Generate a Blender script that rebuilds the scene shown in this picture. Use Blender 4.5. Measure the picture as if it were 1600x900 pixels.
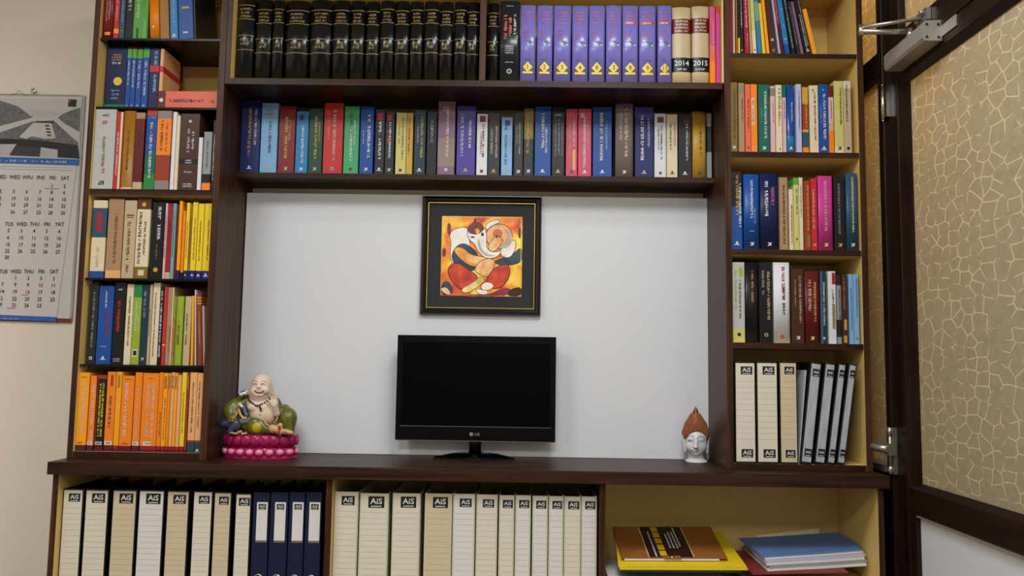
import bpy, bmesh, math, random
import numpy as np
from mathutils import Vector, Matrix
for _o in list(bpy.data.objects): bpy.data.objects.remove(_o)
scene = bpy.context.scene
COL = scene.collection
random.seed(7)

# ---------------------------------------------------------------- camera
FPX, PITCH, YAW, ROLL = 1287.62, .09194, .01469, .01523
CAMP = Vector((0, -2.6, 1.06538))
_F = Vector((-math.sin(YAW)*math.cos(PITCH), math.cos(YAW)*math.cos(PITCH), math.sin(PITCH)))
_R0 = Vector((math.cos(YAW), math.sin(YAW), 0)); _U0 = _R0.cross(_F)
_R = math.cos(ROLL)*_R0 + math.sin(ROLL)*_U0
_U = -math.sin(ROLL)*_R0 + math.cos(ROLL)*_U0
cd = bpy.data.cameras.new('camera'); cam = bpy.data.objects.new('camera', cd); COL.objects.link(cam)
cd.sensor_width = 36; cd.lens = FPX/1600*36; cd.clip_start = .02
m = Matrix((_R, _U, -_F)).transposed().to_4x4(); m.translation = CAMP
cam.matrix_world = m
scene.camera = cam

def W(px, py, x=None, y=None, z=None):
    """photo pixel -> point on the plane x=, y= or z= (metres)"""
    d = (px-800)/FPX*_R - (py-450)/FPX*_U + _F
    t = (x-CAMP.x)/d.x if x is not None else (y-CAMP.y)/d.y if y is not None else (z-CAMP.z)/d.z
    return CAMP + t*d

# ---------------------------------------------------------------- world, lights, exposure
wd = bpy.data.worlds.new('world'); scene.world = wd; wd.use_nodes = True
wd.node_tree.nodes['Background'].inputs[0].default_value = (.75, .8, 1, 1)
wd.node_tree.nodes['Background'].inputs[1].default_value = .25
vs = scene.view_settings
vs.view_transform = 'Standard'; vs.look = 'None'; vs.gamma = 1; vs.use_curve_mapping = False
vs.exposure = 0.0
# ceiling panels: (x, y, size, watts per square metre as emission strength, colour)
CEIL = 2.72
PANELS = [(.28, -1.4, .60, 26, (.955, .985, 1)), (-1.5, -1.6, .60, 24, (.955, .985, 1)), (-.4, -3.7, .80, 38, (.955, .985, 1)), (.34, -.75, .22, 36, (.97, .985, 1))]
BACKLIGHT = 58

# ---------------------------------------------------------------- materials
def lin(c): return tuple((v/255/12.92 if v/255 <= .04045 else ((v/255+.055)/1.055)**2.4) for v in c)
MATS = {}
def nodes(key):
    m = bpy.data.materials.new(key); m.use_nodes = True
    nt = m.node_tree
    return m, nt, nt.nodes['Principled BSDF'], nt.nodes.new, nt.links.new
def mat(key, rgb=None, rough=.5, spec=.5, metal=0, var=.1, scale=45, bump=0, coat=0, stretch=(1, 1, 1), tone=1):
    if key in MATS: return MATS[key]
    m, nt, b, N, L = nodes(key)
    c = tuple(v*tone for v in lin(rgb))
    tc = N('ShaderNodeTexCoord'); mp = N('ShaderNodeMapping'); mp.inputs['Scale'].default_value = stretch
    no = N('ShaderNodeTexNoise'); no.inputs['Scale'].default_value = scale; no.inputs['Detail'].default_value = 3
    L(tc.outputs['Object'], mp.inputs[0]); L(mp.outputs[0], no.inputs[0])
    mx = N('ShaderNodeMix'); mx.data_type = 'RGBA'
    mx.inputs[6].default_value = tuple(v*(1-var) for v in c)+(1,)
    mx.inputs[7].default_value = tuple(min(1, v*(1+var)) for v in c)+(1,)
    L(no.outputs[0], mx.inputs[0]); L(mx.outputs[2], b.inputs['Base Color'])
    b.inputs['Roughness'].default_value = rough; b.inputs['Metallic'].default_value = metal
    b.inputs['Specular IOR Level'].default_value = spec
    b.inputs['Coat Weight'].default_value = coat; b.inputs['Coat Roughness'].default_value = .15
    if bump:
        bp = N('ShaderNodeBump'); bp.inputs['Strength'].default_value = bump; bp.inputs['Distance'].default_value = .002
        L(no.outputs[0], bp.inputs['Height']); L(bp.outputs[0], b.inputs['Normal'])
    MATS[key] = m
    return m
def wood(key, dark, light, stretch, rough=.32):
    m, nt, b, N, L = nodes(key)
    tc = N('ShaderNodeTexCoord'); mp = N('ShaderNodeMapping'); mp.inputs['Scale'].default_value = stretch
    L(tc.outputs['Object'], mp.inputs[0])
    n1 = N('ShaderNodeTexNoise'); n1.inputs['Scale'].default_value = 1; n1.inputs['Detail'].default_value = 6; n1.inputs['Distortion'].default_value = .6
    L(mp.outputs[0], n1.inputs[0])
    cr = N('ShaderNodeValToRGB'); e = cr.color_ramp.elements
    e[0].position = .36; e[0].color = lin(dark)+(1,); e[1].position = .66; e[1].color = lin(light)+(1,)
    L(n1.outputs[0], cr.inputs[0]); L(cr.outputs[0], b.inputs['Base Color'])
    b.inputs['Roughness'].default_value = rough; b.inputs['Specular IOR Level'].default_value = .2
    bp = N('ShaderNodeBump'); bp.inputs['Strength'].default_value = .12; bp.inputs['Distance'].default_value = .001
    L(n1.outputs[0], bp.inputs['Height']); L(bp.outputs[0], b.inputs['Normal'])
    MATS[key] = m
    return m
wood('walnut_v', (42, 23, 13), (78, 47, 30), (60, 60, 2.2), .4)
wood('walnut_h', (34, 18, 10), (62, 37, 23), (2.2, 60, 60), .4)
wood('doorwood', (22, 12, 9), (40, 23, 16), (40, 40, 2), .36)
wood('doorwood_h', (22, 12, 9), (40, 23, 16), (40, 2, 40), .36)
mat('lining', (214, 182, 106), .5, var=.06, scale=20)
mat('wallpaint', (230, 219, 203), .75, var=.03, scale=8, bump=.05)
mat('whitepanel', (212, 213, 216), .42, var=.02, scale=6)
mat('ceilingpaint', (225, 222, 215), .8, var=.02)
mat('floortile', (96, 80, 64), .35, var=.1, scale=4)
mat('rearpaint', (120, 112, 104), .8, var=.03)
mat('glassdark', (12, 14, 13), .3, spec=.2, var=.1)
mat('blackgloss', (4, 4, 4), .15, spec=.3, var=.1)
mat('blackscreen', (3, 3, 3), .3, spec=.08, var=.1)
mat('blacksatin', (14, 14, 15), .4, var=.1)
mat('steel', (168, 162, 152), .34, metal=.85, var=.08)
mat('steelpaint', (158, 152, 142), .4, metal=.35, var=.06)
mat('chrome', (205, 198, 188), .2, metal=1, var=.05)
mat('goldleaf', (196, 164, 84), .35, metal=.7, var=.2)
mat('pagepaper', (214, 200, 170), .8, var=.12, scale=3, stretch=(120, 1, 1))
mat('whitepaper', (214, 212, 210), .7, var=.05)
mat('folderblack', (10, 11, 13), .35, var=.15)

# ---------------------------------------------------------------- mesh helpers
class MB:
    def __init__(s): s.v = []; s.f = []; s.m = []; s.sm = []
    def quad(s, a, b, c, d, mi=0, smooth=False):
        n = len(s.v); s.v += [tuple(a), tuple(b), tuple(c), tuple(d)]; s.f.append((n, n+1, n+2, n+3)); s.m.append(mi); s.sm.append(smooth)
    def poly(s, pts, mi=0):
        n = len(s.v); s.v += [tuple(p) for p in pts]; s.f.append(tuple(range(n, n+len(pts)))); s.m.append(mi); s.sm.append(False)
    def box(s, x0, x1, y0, y1, z0, z1, mi=0, faces={}):
        """faces: material by side, keys l r f b d u (x-, x+, y-, y+, z-, z+)"""
        n = len(s.v)
        s.v += [(x0, y0, z0), (x1, y0, z0), (x1, y1, z0), (x0, y1, z0), (x0, y0, z1), (x1, y0, z1), (x1, y1, z1), (x0, y1, z1)]
        for k, f in (('d', (0, 3, 2, 1)), ('u', (4, 5, 6, 7)), ('f', (0, 1, 5, 4)), ('r', (1, 2, 6, 5)), ('b', (2, 3, 7, 6)), ('l', (3, 0, 4, 7))):
            s.f.append(tuple(n+i for i in f)); s.m.append(faces.get(k, mi)); s.sm.append(False)
    def cyl(s, a, b, r, n=12, mi=0, r2=None, caps=True):
        a = Vector(a); b = Vector(b); t = (b-a).normalized(); u = t.orthogonal().normalized(); w = t.cross(u); r2 = r if r2 is None else r2
        i0 = len(s.v)
        for k in range(n):
            q = 2*math.pi*k/n; d = u*math.cos(q)+w*math.sin(q)
            s.v += [tuple(a+d*r), tuple(b+d*r2)]
        for k in range(n):
            j = (k+1) % n
            s.f.append((i0+2*k, i0+2*j, i0+2*j+1, i0+2*k+1)); s.m.append(mi); s.sm.append(True)
        if caps:
            s.f.append(tuple(i0+2*k for k in reversed(range(n)))); s.f.append(tuple(i0+2*k+1 for k in range(n))); s.m += [mi, mi]; s.sm += [False, False]
    def tube(s, pts, r, n=8, mi=0):
        pts = [Vector(p) for p in pts]; i0 = len(s.v); u = None
        for i, p in enumerate(pts):
            t = (pts[min(i+1, len(pts)-1)]-pts[max(i-1, 0)]).normalized()
            u = t.orthogonal().normalized() if u is None else (u-t*u.dot(t)).normalized()
            w = t.cross(u); rr = r[i] if isinstance(r, (list, tuple)) else r
            for k in range(n):
                q = 2*math.pi*k/n; s.v.append(tuple(p+(u*math.cos(q)+w*math.sin(q))*rr))
        for i in range(len(pts)-1):
            for k in range(n):
                j = (k+1) % n
                s.f.append((i0+i*n+k, i0+i*n+j, i0+(i+1)*n+j, i0+(i+1)*n+k)); s.m.append(mi); s.sm.append(True)
        e = i0+(len(pts)-1)*n
        s.f.append(tuple(i0+k for k in reversed(range(n)))); s.f.append(tuple(e+k for k in range(n))); s.m += [mi, mi]; s.sm += [False, False]
    def ball(s, c, r, nu=12, nv=8, mi=0):
        c = Vector(c); r = Vector(r) if hasattr(r, '__len__') else Vector((r, r, r)); i0 = len(s.v)
        s.v.append(tuple(c+Vector((0, 0, r.z))))
        for j in range(1, nv):
            p = math.pi*j/nv
            for k in range(nu):
                q = 2*math.pi*k/nu; s.v.append((c.x+r.x*math.sin(p)*math.cos(q), c.y+r.y*math.sin(p)*math.sin(q), c.z+r.z*math.cos(p)))
        s.v.append(tuple(c-Vector((0, 0, r.z)))); e = len(s.v)-1
        for k in range(nu):
            j = (k+1) % nu
            s.f.append((i0, i0+1+k, i0+1+j)); s.m.append(mi); s.sm.append(True)
            b = i0+1+(nv-2)*nu
            s.f.append((e, b+j, b+k)); s.m.append(mi); s.sm.append(True)
        for i in range(nv-2):
            for k in range(nu):
                j = (k+1) % nu; b = i0+1+i*nu
                s.f.append((b+k, b+nu+k, b+nu+j, b+j)); s.m.append(mi); s.sm.append(True)
    def mesh(s, name, mats):
        me = bpy.data.meshes.new(name); me.from_pydata(s.v, [], s.f)
        for k in mats: me.materials.append(MATS[k] if isinstance(k, str) else k)
        me.polygons.foreach_set('material_index', s.m); me.polygons.foreach_set('use_smooth', s.sm)
        me.update()
        return me
    def build(s, name, mats, parent=None, loc=None, bevel=0):
        return link(name, s.mesh(name, mats if isinstance(mats, (list, tuple)) else [mats]), parent, loc, bevel)
def link(name, me, parent=None, loc=None, bevel=0):
    o = bpy.data.objects.new(name, me); COL.objects.link(o); o.parent = parent
    if loc is not None: o.location = loc
    if bevel:
        b = o.modifiers.new('bevel', 'BEVEL'); b.width = bevel; b.segments = 2; b.limit_method = 'ANGLE'
    return o
def tag(o, label, cat, group=None):
    o['label'] = label; o['category'] = cat
    if group: o['group'] = group
    return o
def thing(name, label, cat, loc=(0, 0, 0), group=None):
    o = bpy.data.objects.new(name, None); COL.objects.link(o); o.location = loc; o.empty_display_size = .05
    return tag(o, label, cat, group)
def struct(o, label=None):
    o['kind'] = 'structure'
    if label: o['label'] = label
    return o
def bx(name, mats, parent, x0, x1, y0, y1, z0, z1, faces={}, bevel=0):
    b = MB(); b.box(x0, x1, y0, y1, z0, z1, 0, faces); return b.build(name, mats, parent, bevel=bevel)

# text meshes, converted in one go
TEXTS = {}
def prepare_texts(strings):
    obs = []
    for s in strings:
        c = bpy.data.curves.new('text', 'FONT'); c.body = s; c.align_x = 'CENTER'; c.align_y = 'CENTER'; c.size = 1; c.resolution_u = 2; c.offset = .012
        o = bpy.data.objects.new('text', c); COL.objects.link(o); obs.append((s, o))
    dg = bpy.context.evaluated_depsgraph_get(); dg.update()
    for s, o in obs:
        me = bpy.data.meshes.new_from_object(o.evaluated_get(dg)); me.name = 'lettering'; TEXTS[s] = me
    for s, o in obs:
        c = o.data; bpy.data.objects.remove(o); bpy.data.curves.remove(c)
def text_verts(s, cx, cz, size, sx=1.0):
    """letters in the XZ plane (facing -Y): list of polygons of (x, z)"""
    me = TEXTS[s]; out = []
    for p in me.polygons: out.append([(cx+me.vertices[i].co.x*size*sx, cz+me.vertices[i].co.y*size) for i in p.vertices])
    return out

# ---------------------------------------------------------------- the room
WY = .325      # back wall
XW = 1.14      # right partition, room face
b = MB(); b.quad((-2.7, WY, 0), (2.6, WY, 0), (2.6, WY, CEIL), (-2.7, WY, CEIL)); struct(b.build('wall_back', 'wallpaint'))
b = MB(); b.quad((-2.7, -4.7, 0), (-2.7, WY, 0), (-2.7, WY, CEIL), (-2.7, -4.7, CEIL)); struct(b.build('wall_left', 'wallpaint'))
b = MB(); b.quad((2.6, -4.7, 0), (-2.7, -4.7, 0), (-2.7, -4.7, CEIL), (2.6, -4.7, CEIL)); struct(b.build('wall_front', 'rearpaint'))
b = MB(); b.quad((-2.7, -4.7, 0), (2.6, -4.7, 0), (2.6, WY, 0), (-2.7, WY, 0)); struct(b.build('floor', 'floortile'))
b = MB(); b.quad((-2.7, WY, CEIL), (2.6, WY, CEIL), (2.6, -4.7, CEIL), (-2.7, -4.7, CEIL)); struct(b.build('ceiling', 'ceilingpaint'))
b = MB(); b.quad((2.6, WY, 0), (2.6, -4.7, 0), (2.6, -4.7, CEIL), (2.6, WY, CEIL)); struct(b.build('wall_corridor', 'wallpaint'))
b = MB(); b.box(XW+.005, XW+.09, -4.7, -1.02, 0, CEIL); struct(b.build('wall_right', 'wallpaint'))
struct(bx('trim_1', ['whitepanel'], None, -.983, .637, .257, WY-.001, .751, W(740, 305.5, y=.257).z), 'white laminate back board of the television niche')

def emis(key, col, strength):
    m, nt, p, N, L = nodes(key); p.inputs['Base Color'].default_value = (.8, .8, .8, 1)
    no = N('ShaderNodeTexNoise'); no.inputs['Scale'].default_value = 300
    mx = N('ShaderNodeMix'); mx.data_type = 'RGBA'; mx.inputs[6].default_value = tuple(.97*v for v in col)+(1,); mx.inputs[7].default_value = col+(1,)
    L(no.outputs[0], mx.inputs[0]); L(mx.outputs[2], p.inputs['Emission Color']); p.inputs['Emission Strength'].default_value = strength
    MATS[key] = m
lamp_names = ['square ceiling light panel in the middle of the room', 'square ceiling light panel on the calendar side', 'large ceiling light panel at the far end of the room', 'small ceiling light panel close to the bookcase']
mat('lampframe', (220, 220, 220), .4)
for i, (x, y, sz, st, c) in enumerate(PANELS):
    t = thing('ceiling_light', lamp_names[i], 'ceiling light', (x, y, CEIL), 'square light panels on the ceiling')
    emis('lamp%d' % i, c, st); h = sz/2
    b = MB(); b.quad((-h, h, -.014), (h, h, -.014), (h, -h, -.014), (-h, -h, -.014)); b.build('diffuser', 'lamp%d' % i, t)
    b = MB(); w = .015
    b.box(-h-w, h+w, -h-w, -h, -.016, -.0005); b.box(-h-w, h+w, h, h+w, -.016, -.0005); b.box(-h-w, -h, -h, h, -.016, -.0005); b.box(h, h+w, -h, h, -.016, -.0005)
    b.build('frame', 'lampframe', t)
t = thing('added_backlight', 'warm corridor ceiling lamp behind the patterned glass', 'ceiling light', (1.75, .0, CEIL))  # unseen light, added to tint the film glass yellow from behind
emis('lampc', (1, .60, .20), BACKLIGHT)
b = MB(); b.quad((-.3, .3, -.014), (.3, .3, -.014), (.3, -.3, -.014), (-.3, -.3, -.014)); b.build('diffuser', 'lampc', t)
b = MB(); b.box(-.315, .315, -.315, .315, -.012, -.0005); b.build('frame', 'lampframe', t)
# ---------------------------------------------------------------- bookcases, counter, cabinets
LX0, LX1, RX0, RX1 = -1.4258, -.986, .6376, 1.0858
LI0, LI1, RI0, RI1 = -1.4065, -1.0075, .6575, 1.0655
TOPZ, BACK = 2.334, .25
WV, WH = 'walnut_v', 'walnut_h'
# column beside the calendar
lc = thing('bookcase_column', 'tall walnut bookcase column with glass shelves beside the wall calendar', 'bookcase', ((LX0+LX1)/2, 0, .75))
def part(name, mats, root, x0, x1, y0, y1, z0, z1, faces={}, bevel=0):
    o = root
    while o.parent: o = o.parent
    o = o.location        # parts are given in world metres
    return bx(name, mats, root, x0-o.x, x1-o.x, y0-o.y, y1-o.y, z0-o.z, z1-o.z, faces, bevel)
def shelf(root, x0, x1, z0, z1, y0=0, y1=BACK, name='shelf', under='lining'):
    o = root.location
    s = bx(name, ['lining', under], root, x0-o.x, x1-o.x, y0+.0012-o.y, y1-o.y, z0-o.z, z1-o.z, {'d': 1})
    bx('edge_band', [WH], s, x0-o.x, x1-o.x, y0-o.y, y0+.0011-o.y, z0-.0003-o.z, z1+.0003-o.z)
    return s
part('side_panel', [WV, 'lining'], lc, LX0, LI0, 0, WY-.002, .7505, TOPZ+.02, {'r': 1}, .0008)
part('side_panel', [WV, 'lining'], lc, LI1, LX1, 0, WY-.002, .7505, TOPZ+.02, {'l': 1}, .0008)
part('back_panel', ['lining'], lc, LI0+.0005, LI1-.0005, BACK+.0005, BACK+.006, .7505, TOPZ)
shelf(lc, LI0+.0005, LI1-.0005, .7505, .7723, name='bottom_shelf')
shelf(lc, LI0+.0005, LI1-.0005, 1.589, 1.608)
shelf(lc, LI0+.0005, LI1-.0005, TOPZ, TOPZ+.02, name='top_panel')
for z in (2.1132, 1.8818, 1.3198, 1.0444):
    g = part('glass_shelf', ['glassdark'], lc, LI0+.0015, LI1-.0015, .006, BACK-.004, z-.007, z)
    for sx in (LI0+.0005, LI1-.0105):
        for sy in (.035, .2):
            part('shelf_pin', ['chrome'], g, sx, sx+.01, sy, sy+.012, z-.014, z-.0072)
# column beside the door
rc = thing('bookcase_column', 'tall walnut bookcase column with yellow interior beside the glazed door', 'bookcase', ((RX0+RX1)/2, 0, .75))
part('side_panel', [WV, 'lining'], rc, RX0, RI0, 0, WY-.002, .7505, TOPZ+.02, {'r': 1}, .0008)
part('side_panel', [WV, 'lining'], rc, RI1, RX1, 0, WY-.002, .7505, TOPZ+.02, {'l': 1}, .0008)
part('back_panel', ['lining'], rc, RI0+.0005, RI1-.0005, BACK+.0005, BACK+.006, .7505, TOPZ)
for z0, z1 in ((2.0645, 2.0797), (1.7363, 1.7541), (1.4213, 1.4387), (1.1261, 1.1432)): shelf(rc, RI0+.0005, RI1-.0005, z0, z1)
shelf(rc, RI0+.0005, RI1-.0005, .7505, .7690, name='bottom_shelf')
shelf(rc, RI0+.0005, RI1-.0005, TOPZ, TOPZ+.02, name='top_panel')
# overhead cabinet
uc = thing('overhead_cabinet', 'walnut overhead cabinet bridging both bookcase columns above the picture', 'cabinet', ((LX1+RX0)/2, 0, 1.96))
UX0, UX1 = LX1+.0008, RX0-.0008
part('side_panel', [WV, 'lining'], uc, UX0, UX0+.018, 0, BACK, 1.9605, TOPZ+.02, {'r': 1}, .0008)
part('side_panel', ['lining'], uc, UX1-.005, UX1, .002, BACK, 1.981, TOPZ+.02)
shelf(uc, UX0+.0185, UX1-.0055, 1.9605, 1.980, name='bottom_shelf', under=WH)
shelf(uc, UX0+.0185, UX1-.0055, TOPZ, TOPZ+.02, name='top_panel')
part('divider', [WV], uc, -.1562, -.1352, 0, BACK-.001, 1.9806, TOPZ-.0006, bevel=.0008)
part('back_panel', ['lining'], uc, UX0, UX1, BACK+.0005, BACK+.006, 1.9605, TOPZ+.02)
# ledge shelf under it
fs = thing('wall_shelf', 'narrow walnut shelf spanning the niche above the framed picture', 'shelf', ((LX1+RX0)/2, .145, 1.684))
part('board', [WH], fs, LX1+.0008, RX0-.0008, .1462, WY-.002, 1.6842, 1.7015)
part('edge_band', [WH], fs, LX1+.0008, RX0-.0008, .145, .1461, 1.684, 1.7018)
# counter
ct = thing('counter_top', 'long dark walnut counter top carrying the television', 'counter', (-.168, .1, .712))
part('slab', [WH], ct, -1.432, 1.0965, -.092, WY-.002, .7122, .7498, bevel=.0012)
# cabinets below the counter
FB, CB0 = -.072, .37
CABX = [(-1.4235, -1.405), (-.5895, -.570), (.2363, .2545), (1.067, 1.085)]
cabinet = thing('base_cabinet', 'low walnut cabinet with yellow lined compartments under the counter', 'cabinet', (-.17, .1, 0))
for i, (a, c) in enumerate(CABX):
    part('side_panel' if i in (0, 3) else 'divider', [WV, 'lining'], cabinet, a, c, FB, WY-.002 if i in (0, 3) else BACK, .0005 if i in (0, 3) else CB0+.0005, .7118, {'r': 1 if i < 3 else 0, 'l': 1 if i == 3 else 0}, .0008)
shelf(cabinet, CABX[0][1]+.0005, CABX[3][0]-.0005, CB0-.02, CB0, FB, BACK)
shelf(cabinet, CABX[0][1]+.0005, CABX[3][0]-.0005, .08, .10, FB, BACK, name='bottom_shelf')
part('plinth', [WH], cabinet, CABX[0][1]+.0005, CABX[3][0]-.0005, FB+.03, FB+.048, .0005, .0795)
part('back_panel', ['lining'], cabinet, CABX[0][1]+.0005, CABX[3][0]-.0005, BACK+.0005, BACK+.006, .08, .7118)

# ---------------------------------------------------------------- right partition: door, side light, transom
def film(key):
    m, nt, p, N, L = nodes(key)
    tc = N('ShaderNodeTexCoord'); mp = N('ShaderNodeMapping'); mp.inputs['Scale'].default_value = (1, 18, 26)
    wn = N('ShaderNodeTexNoise'); wn.inputs['Scale'].default_value = 9; wn.inputs['Detail'].default_value = 1
    va = N('ShaderNodeVectorMath'); va.operation = 'MULTIPLY_ADD'; va.inputs[1].default_value = (.022, .022, .022)
    L(tc.outputs['Object'], wn.inputs[0]); L(wn.outputs['Color'], va.inputs[0]); L(tc.outputs['Object'], va.inputs[2]); L(va.outputs[0], mp.inputs[0])
    vo = N('ShaderNodeTexVoronoi'); vo.voronoi_dimensions = '2D'; vo.feature = 'DISTANCE_TO_EDGE'; vo.inputs['Scale'].default_value = 1; vo.inputs['Randomness'].default_value = .75
    sp = N('ShaderNodeSeparateXYZ'); cb = N('ShaderNodeCombineXYZ'); L(mp.outputs[0], sp.inputs[0]); L(sp.outputs[1], cb.inputs[0]); L(sp.outputs[2], cb.inputs[1]); L(cb.outputs[0], vo.inputs['Vector'])
    lt = N('ShaderNodeMapRange'); lt.inputs[1].default_value = .02; lt.inputs[2].default_value = .048; lt.inputs[3].default_value = 1; lt.inputs[4].default_value = 0
    L(vo.outputs['Distance'], lt.inputs[0])
    nb = N('ShaderNodeTexNoise'); nb.inputs['Scale'].default_value = 22; L(tc.outputs['Object'], nb.inputs[0])
    mr = N('ShaderNodeMapRange'); mr.inputs[1].default_value = .40; mr.inputs[2].default_value = .50; L(nb.outputs[0], mr.inputs[0])
    mu = N('ShaderNodeMath'); mu.operation = 'MULTIPLY'; L(lt.outputs[0], mu.inputs[0]); L(mr.outputs[0], mu.inputs[1])
    n2 = N('ShaderNodeTexNoise'); n2.inputs['Scale'].default_value = 60; n2.inputs['Detail'].default_value = 4; L(tc.outputs['Object'], n2.inputs[0])
    base = N('ShaderNodeMix'); base.data_type = 'RGBA'; base.inputs[6].default_value = lin((166, 160, 134))+(1,); base.inputs[7].default_value = lin((192, 186, 160))+(1,); L(n2.outputs[0], base.inputs[0])
    col = N('ShaderNodeMix'); col.data_type = 'RGBA'; col.inputs[7].default_value = lin((226, 219, 194))+(1,); L(mu.outputs[0], col.inputs[0]); L(base.outputs[2], col.inputs[6])
    L(col.outputs[2], p.inputs['Base Color']); p.inputs['Roughness'].default_value = .3
    tr = N('ShaderNodeBsdfTranslucent'); L(col.outputs[2], tr.inputs[0])
    ms = N('ShaderNodeMixShader'); ms.inputs[0].default_value = .42
    L(p.outputs[0], ms.inputs[1]); L(tr.outputs[0], ms.inputs[2]); L(ms.outputs[0], nt.nodes['Material Output'].inputs[0])
    MATS[key] = m
film('filmglass')
DW, DH = 'doorwood', 'doorwood_h'
XD = XW      # room face
def sbx(name, mats, parent, *a, **k):
    return bx(name, mats, parent, *a, **k)
# fixed frame
struct(sbx('trim_2', [DW], None, XD-.012, XD+.06, -.0395, -.004, 0, CEIL-.001, bevel=.002), 'dark brown door jamb post beside the bookcase')
struct(sbx('trim_3', [DH], None, XD-.004, XD+.055, -1.018, -.0400, 2.012, 2.092, bevel=.002), 'dark brown transom bar above the glazed door')
struct(sbx('trim_4', [DW], None, XD-.012, XD+.06, -1.018, -.985, 0, 2.0115, bevel=.002), 'dark brown latch side door post')
# side light between the jamb and the back wall
w1 = struct(bpy.data.objects.new('window_1', None), 'narrow patterned glass side light behind the bookcase'); COL.objects.link(w1)
sbx('frame', [DW], w1, XD+.0, XD+.05, .28, .324, 0, CEIL-.001)
sbx('rail', [DH], w1, XD, XD+.05, -.0035, .2795, 2.012, 2.092)
sl = sbx('sill', ['steel'], w1, XD-.02, XD+.05, -.0035, .2795, .752, .772)
sbx('lower_panel', [DW], w1, XD+.01, XD+.04, -.0035, .2795, 0, .7515)
sbx('glass_pane', ['filmglass'], w1, XD+.022, XD+.027, -.0035, .2795, .7725, 2.0115)
sbx('upper_pane', ['filmglass'], w1, XD+.022, XD+.027, -.0035, .2795, 2.0925, CEIL-.001)
# transom above the door
w2 = struct(bpy.data.objects.new('window_2', None), 'patterned glass transom above the door'); COL.objects.link(w2)
sbx('stile', [DW], w2, XD+.0, XD+.05, -.134, -.0400, 2.0925, CEIL-.001, bevel=.002)
sbx('glass_pane', ['filmglass'], w2, XD+.022, XD+.027, -.985, -.1345, 2.0925, CEIL-.03)
sbx('rail', [DH], w2, XD, XD+.05, -.985, -.1345, CEIL-.0295, CEIL-.001)
sbx('stile', [DW], w2, XD, XD+.05, -1.018, -.9855, 2.0925, CEIL-.001)
# the door leaf
d1 = struct(bpy.data.objects.new('door_1', None), 'dark brown door with patterned glass above a white lower panel'); COL.objects.link(d1)
DY0, DY1 = -.984, -.0415
sbx('stile', [DW], d1, XD, XD+.04, -.112, DY1, .02, 2.010, bevel=.002)
sbx('stile', [DW], d1, XD, XD+.04, DY0, -.915, .02, 2.010, bevel=.002)
sbx('top_rail', [DH], d1, XD, XD+.04, -.9145, -.1125, 1.955, 2.010)
sbx('lock_rail', [DH], d1, XD, XD+.04, -.9145, -.1125, .650, .722)
sbx('bottom_rail', [DH], d1, XD, XD+.04, -.9145, -.1125, .02, .12)
def bead(pts_out, pts_in, x0, x1, name, mt):
    b = MB()
    (a, c), (d, e) = pts_out, pts_in
    b.quad((x0, *a), (x0, *c), (x1, *e), (x1, *d)); b.quad((x1, *d), (x1, *e), (x1+.004, *e), (x1+.004, *d))
    return b.build(name, mt, d1)
gy0, gy1, gz0, gz1 = -.868, -.160, .738, 1.935
oy0, oy1, oz0, oz1 = -.9145, -.1125, .722, 1.955
bead(((oy1, oz0), (oy1, oz1)), ((gy1, gz0), (gy1, gz1)), XD+.002, XD+.016, 'glazing_bead', DW)
bead(((oy1, oz1), (oy0, oz1)), ((gy1, gz1), (gy0, gz1)), XD+.002, XD+.016, 'glazing_bead', DH)
bead(((oy0, oz1), (oy0, oz0)), ((gy0, gz1), (gy0, gz0)), XD+.002, XD+.016, 'glazing_bead', DW)
bead(((oy0, oz0), (oy1, oz0)), ((gy0, gz0), (gy1, gz0)), XD+.002, XD+.016, 'glazing_bead', DH)
sbx('glass_pane', ['filmglass'], d1, XD+.0205, XD+.025, -.9145, -.1125, oz0+.0005, oz1-.0005)
sbx('lower_panel', ['whitepanel'], d1, XD+.014, XD+.028, -.9145, -.1125, .1205, .6495)
sbx('panel_strip', ['steelpaint'], d1, XD+.002, XD+.0135, -.9145, -.1555, .643, .6495)
sbx('panel_stile', [DW], d1, XD+.001, XD+.0135, -.155, -.1125, .1205, .6495)
for z in (1.905, .35):
    b = MB(); hx = XD-.0125
    b.cyl((hx, -.0405, z-.055), (hx, -.0405, z+.055), .0062, 10)
    for q in (-.033, -.011, .011, .033): b.cyl((hx, -.0405, z+q-.0006), (hx, -.0405, z+q+.0006), .0070, 10)
    b.cyl((hx, -.0405, z-.06), (hx, -.0405, z-.055), .0045, 10); b.cyl((hx, -.0405, z+.055), (hx, -.0405, z+.06), .0045, 10)
    b.box(XD-.0135, XD-.0005, -.066, -.043, z-.05, z+.05)
    h = b.build('hinge', 'chrome', d1)
b = MB(); hx = XD-.018          # bolt with lever
b.cyl((hx, -.040, .756), (hx, -.040, .885), .0052, 10); b.ball((hx, -.040, .762), (.009, .009, .014)); b.cyl((hx, -.040, .865), (hx, -.040, .89), .0075, 10)
b.box(XD-.03, XD-.006, -.056, -.026, .806, .842); b.box(XD-.0125, XD-.0005, -.05, -.03, .75, .89)
bo = b.build('bolt', 'steel', d1)
b = MB(); b.tube([(hx-.006, -.04, .825), (hx-.02, -.02, .826), (hx-.034, .000, .828), (hx-.042, .012, .829)], [.012, .012, .0115, .007], 10); b.build('bolt_lever', 'steel', bo)
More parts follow.
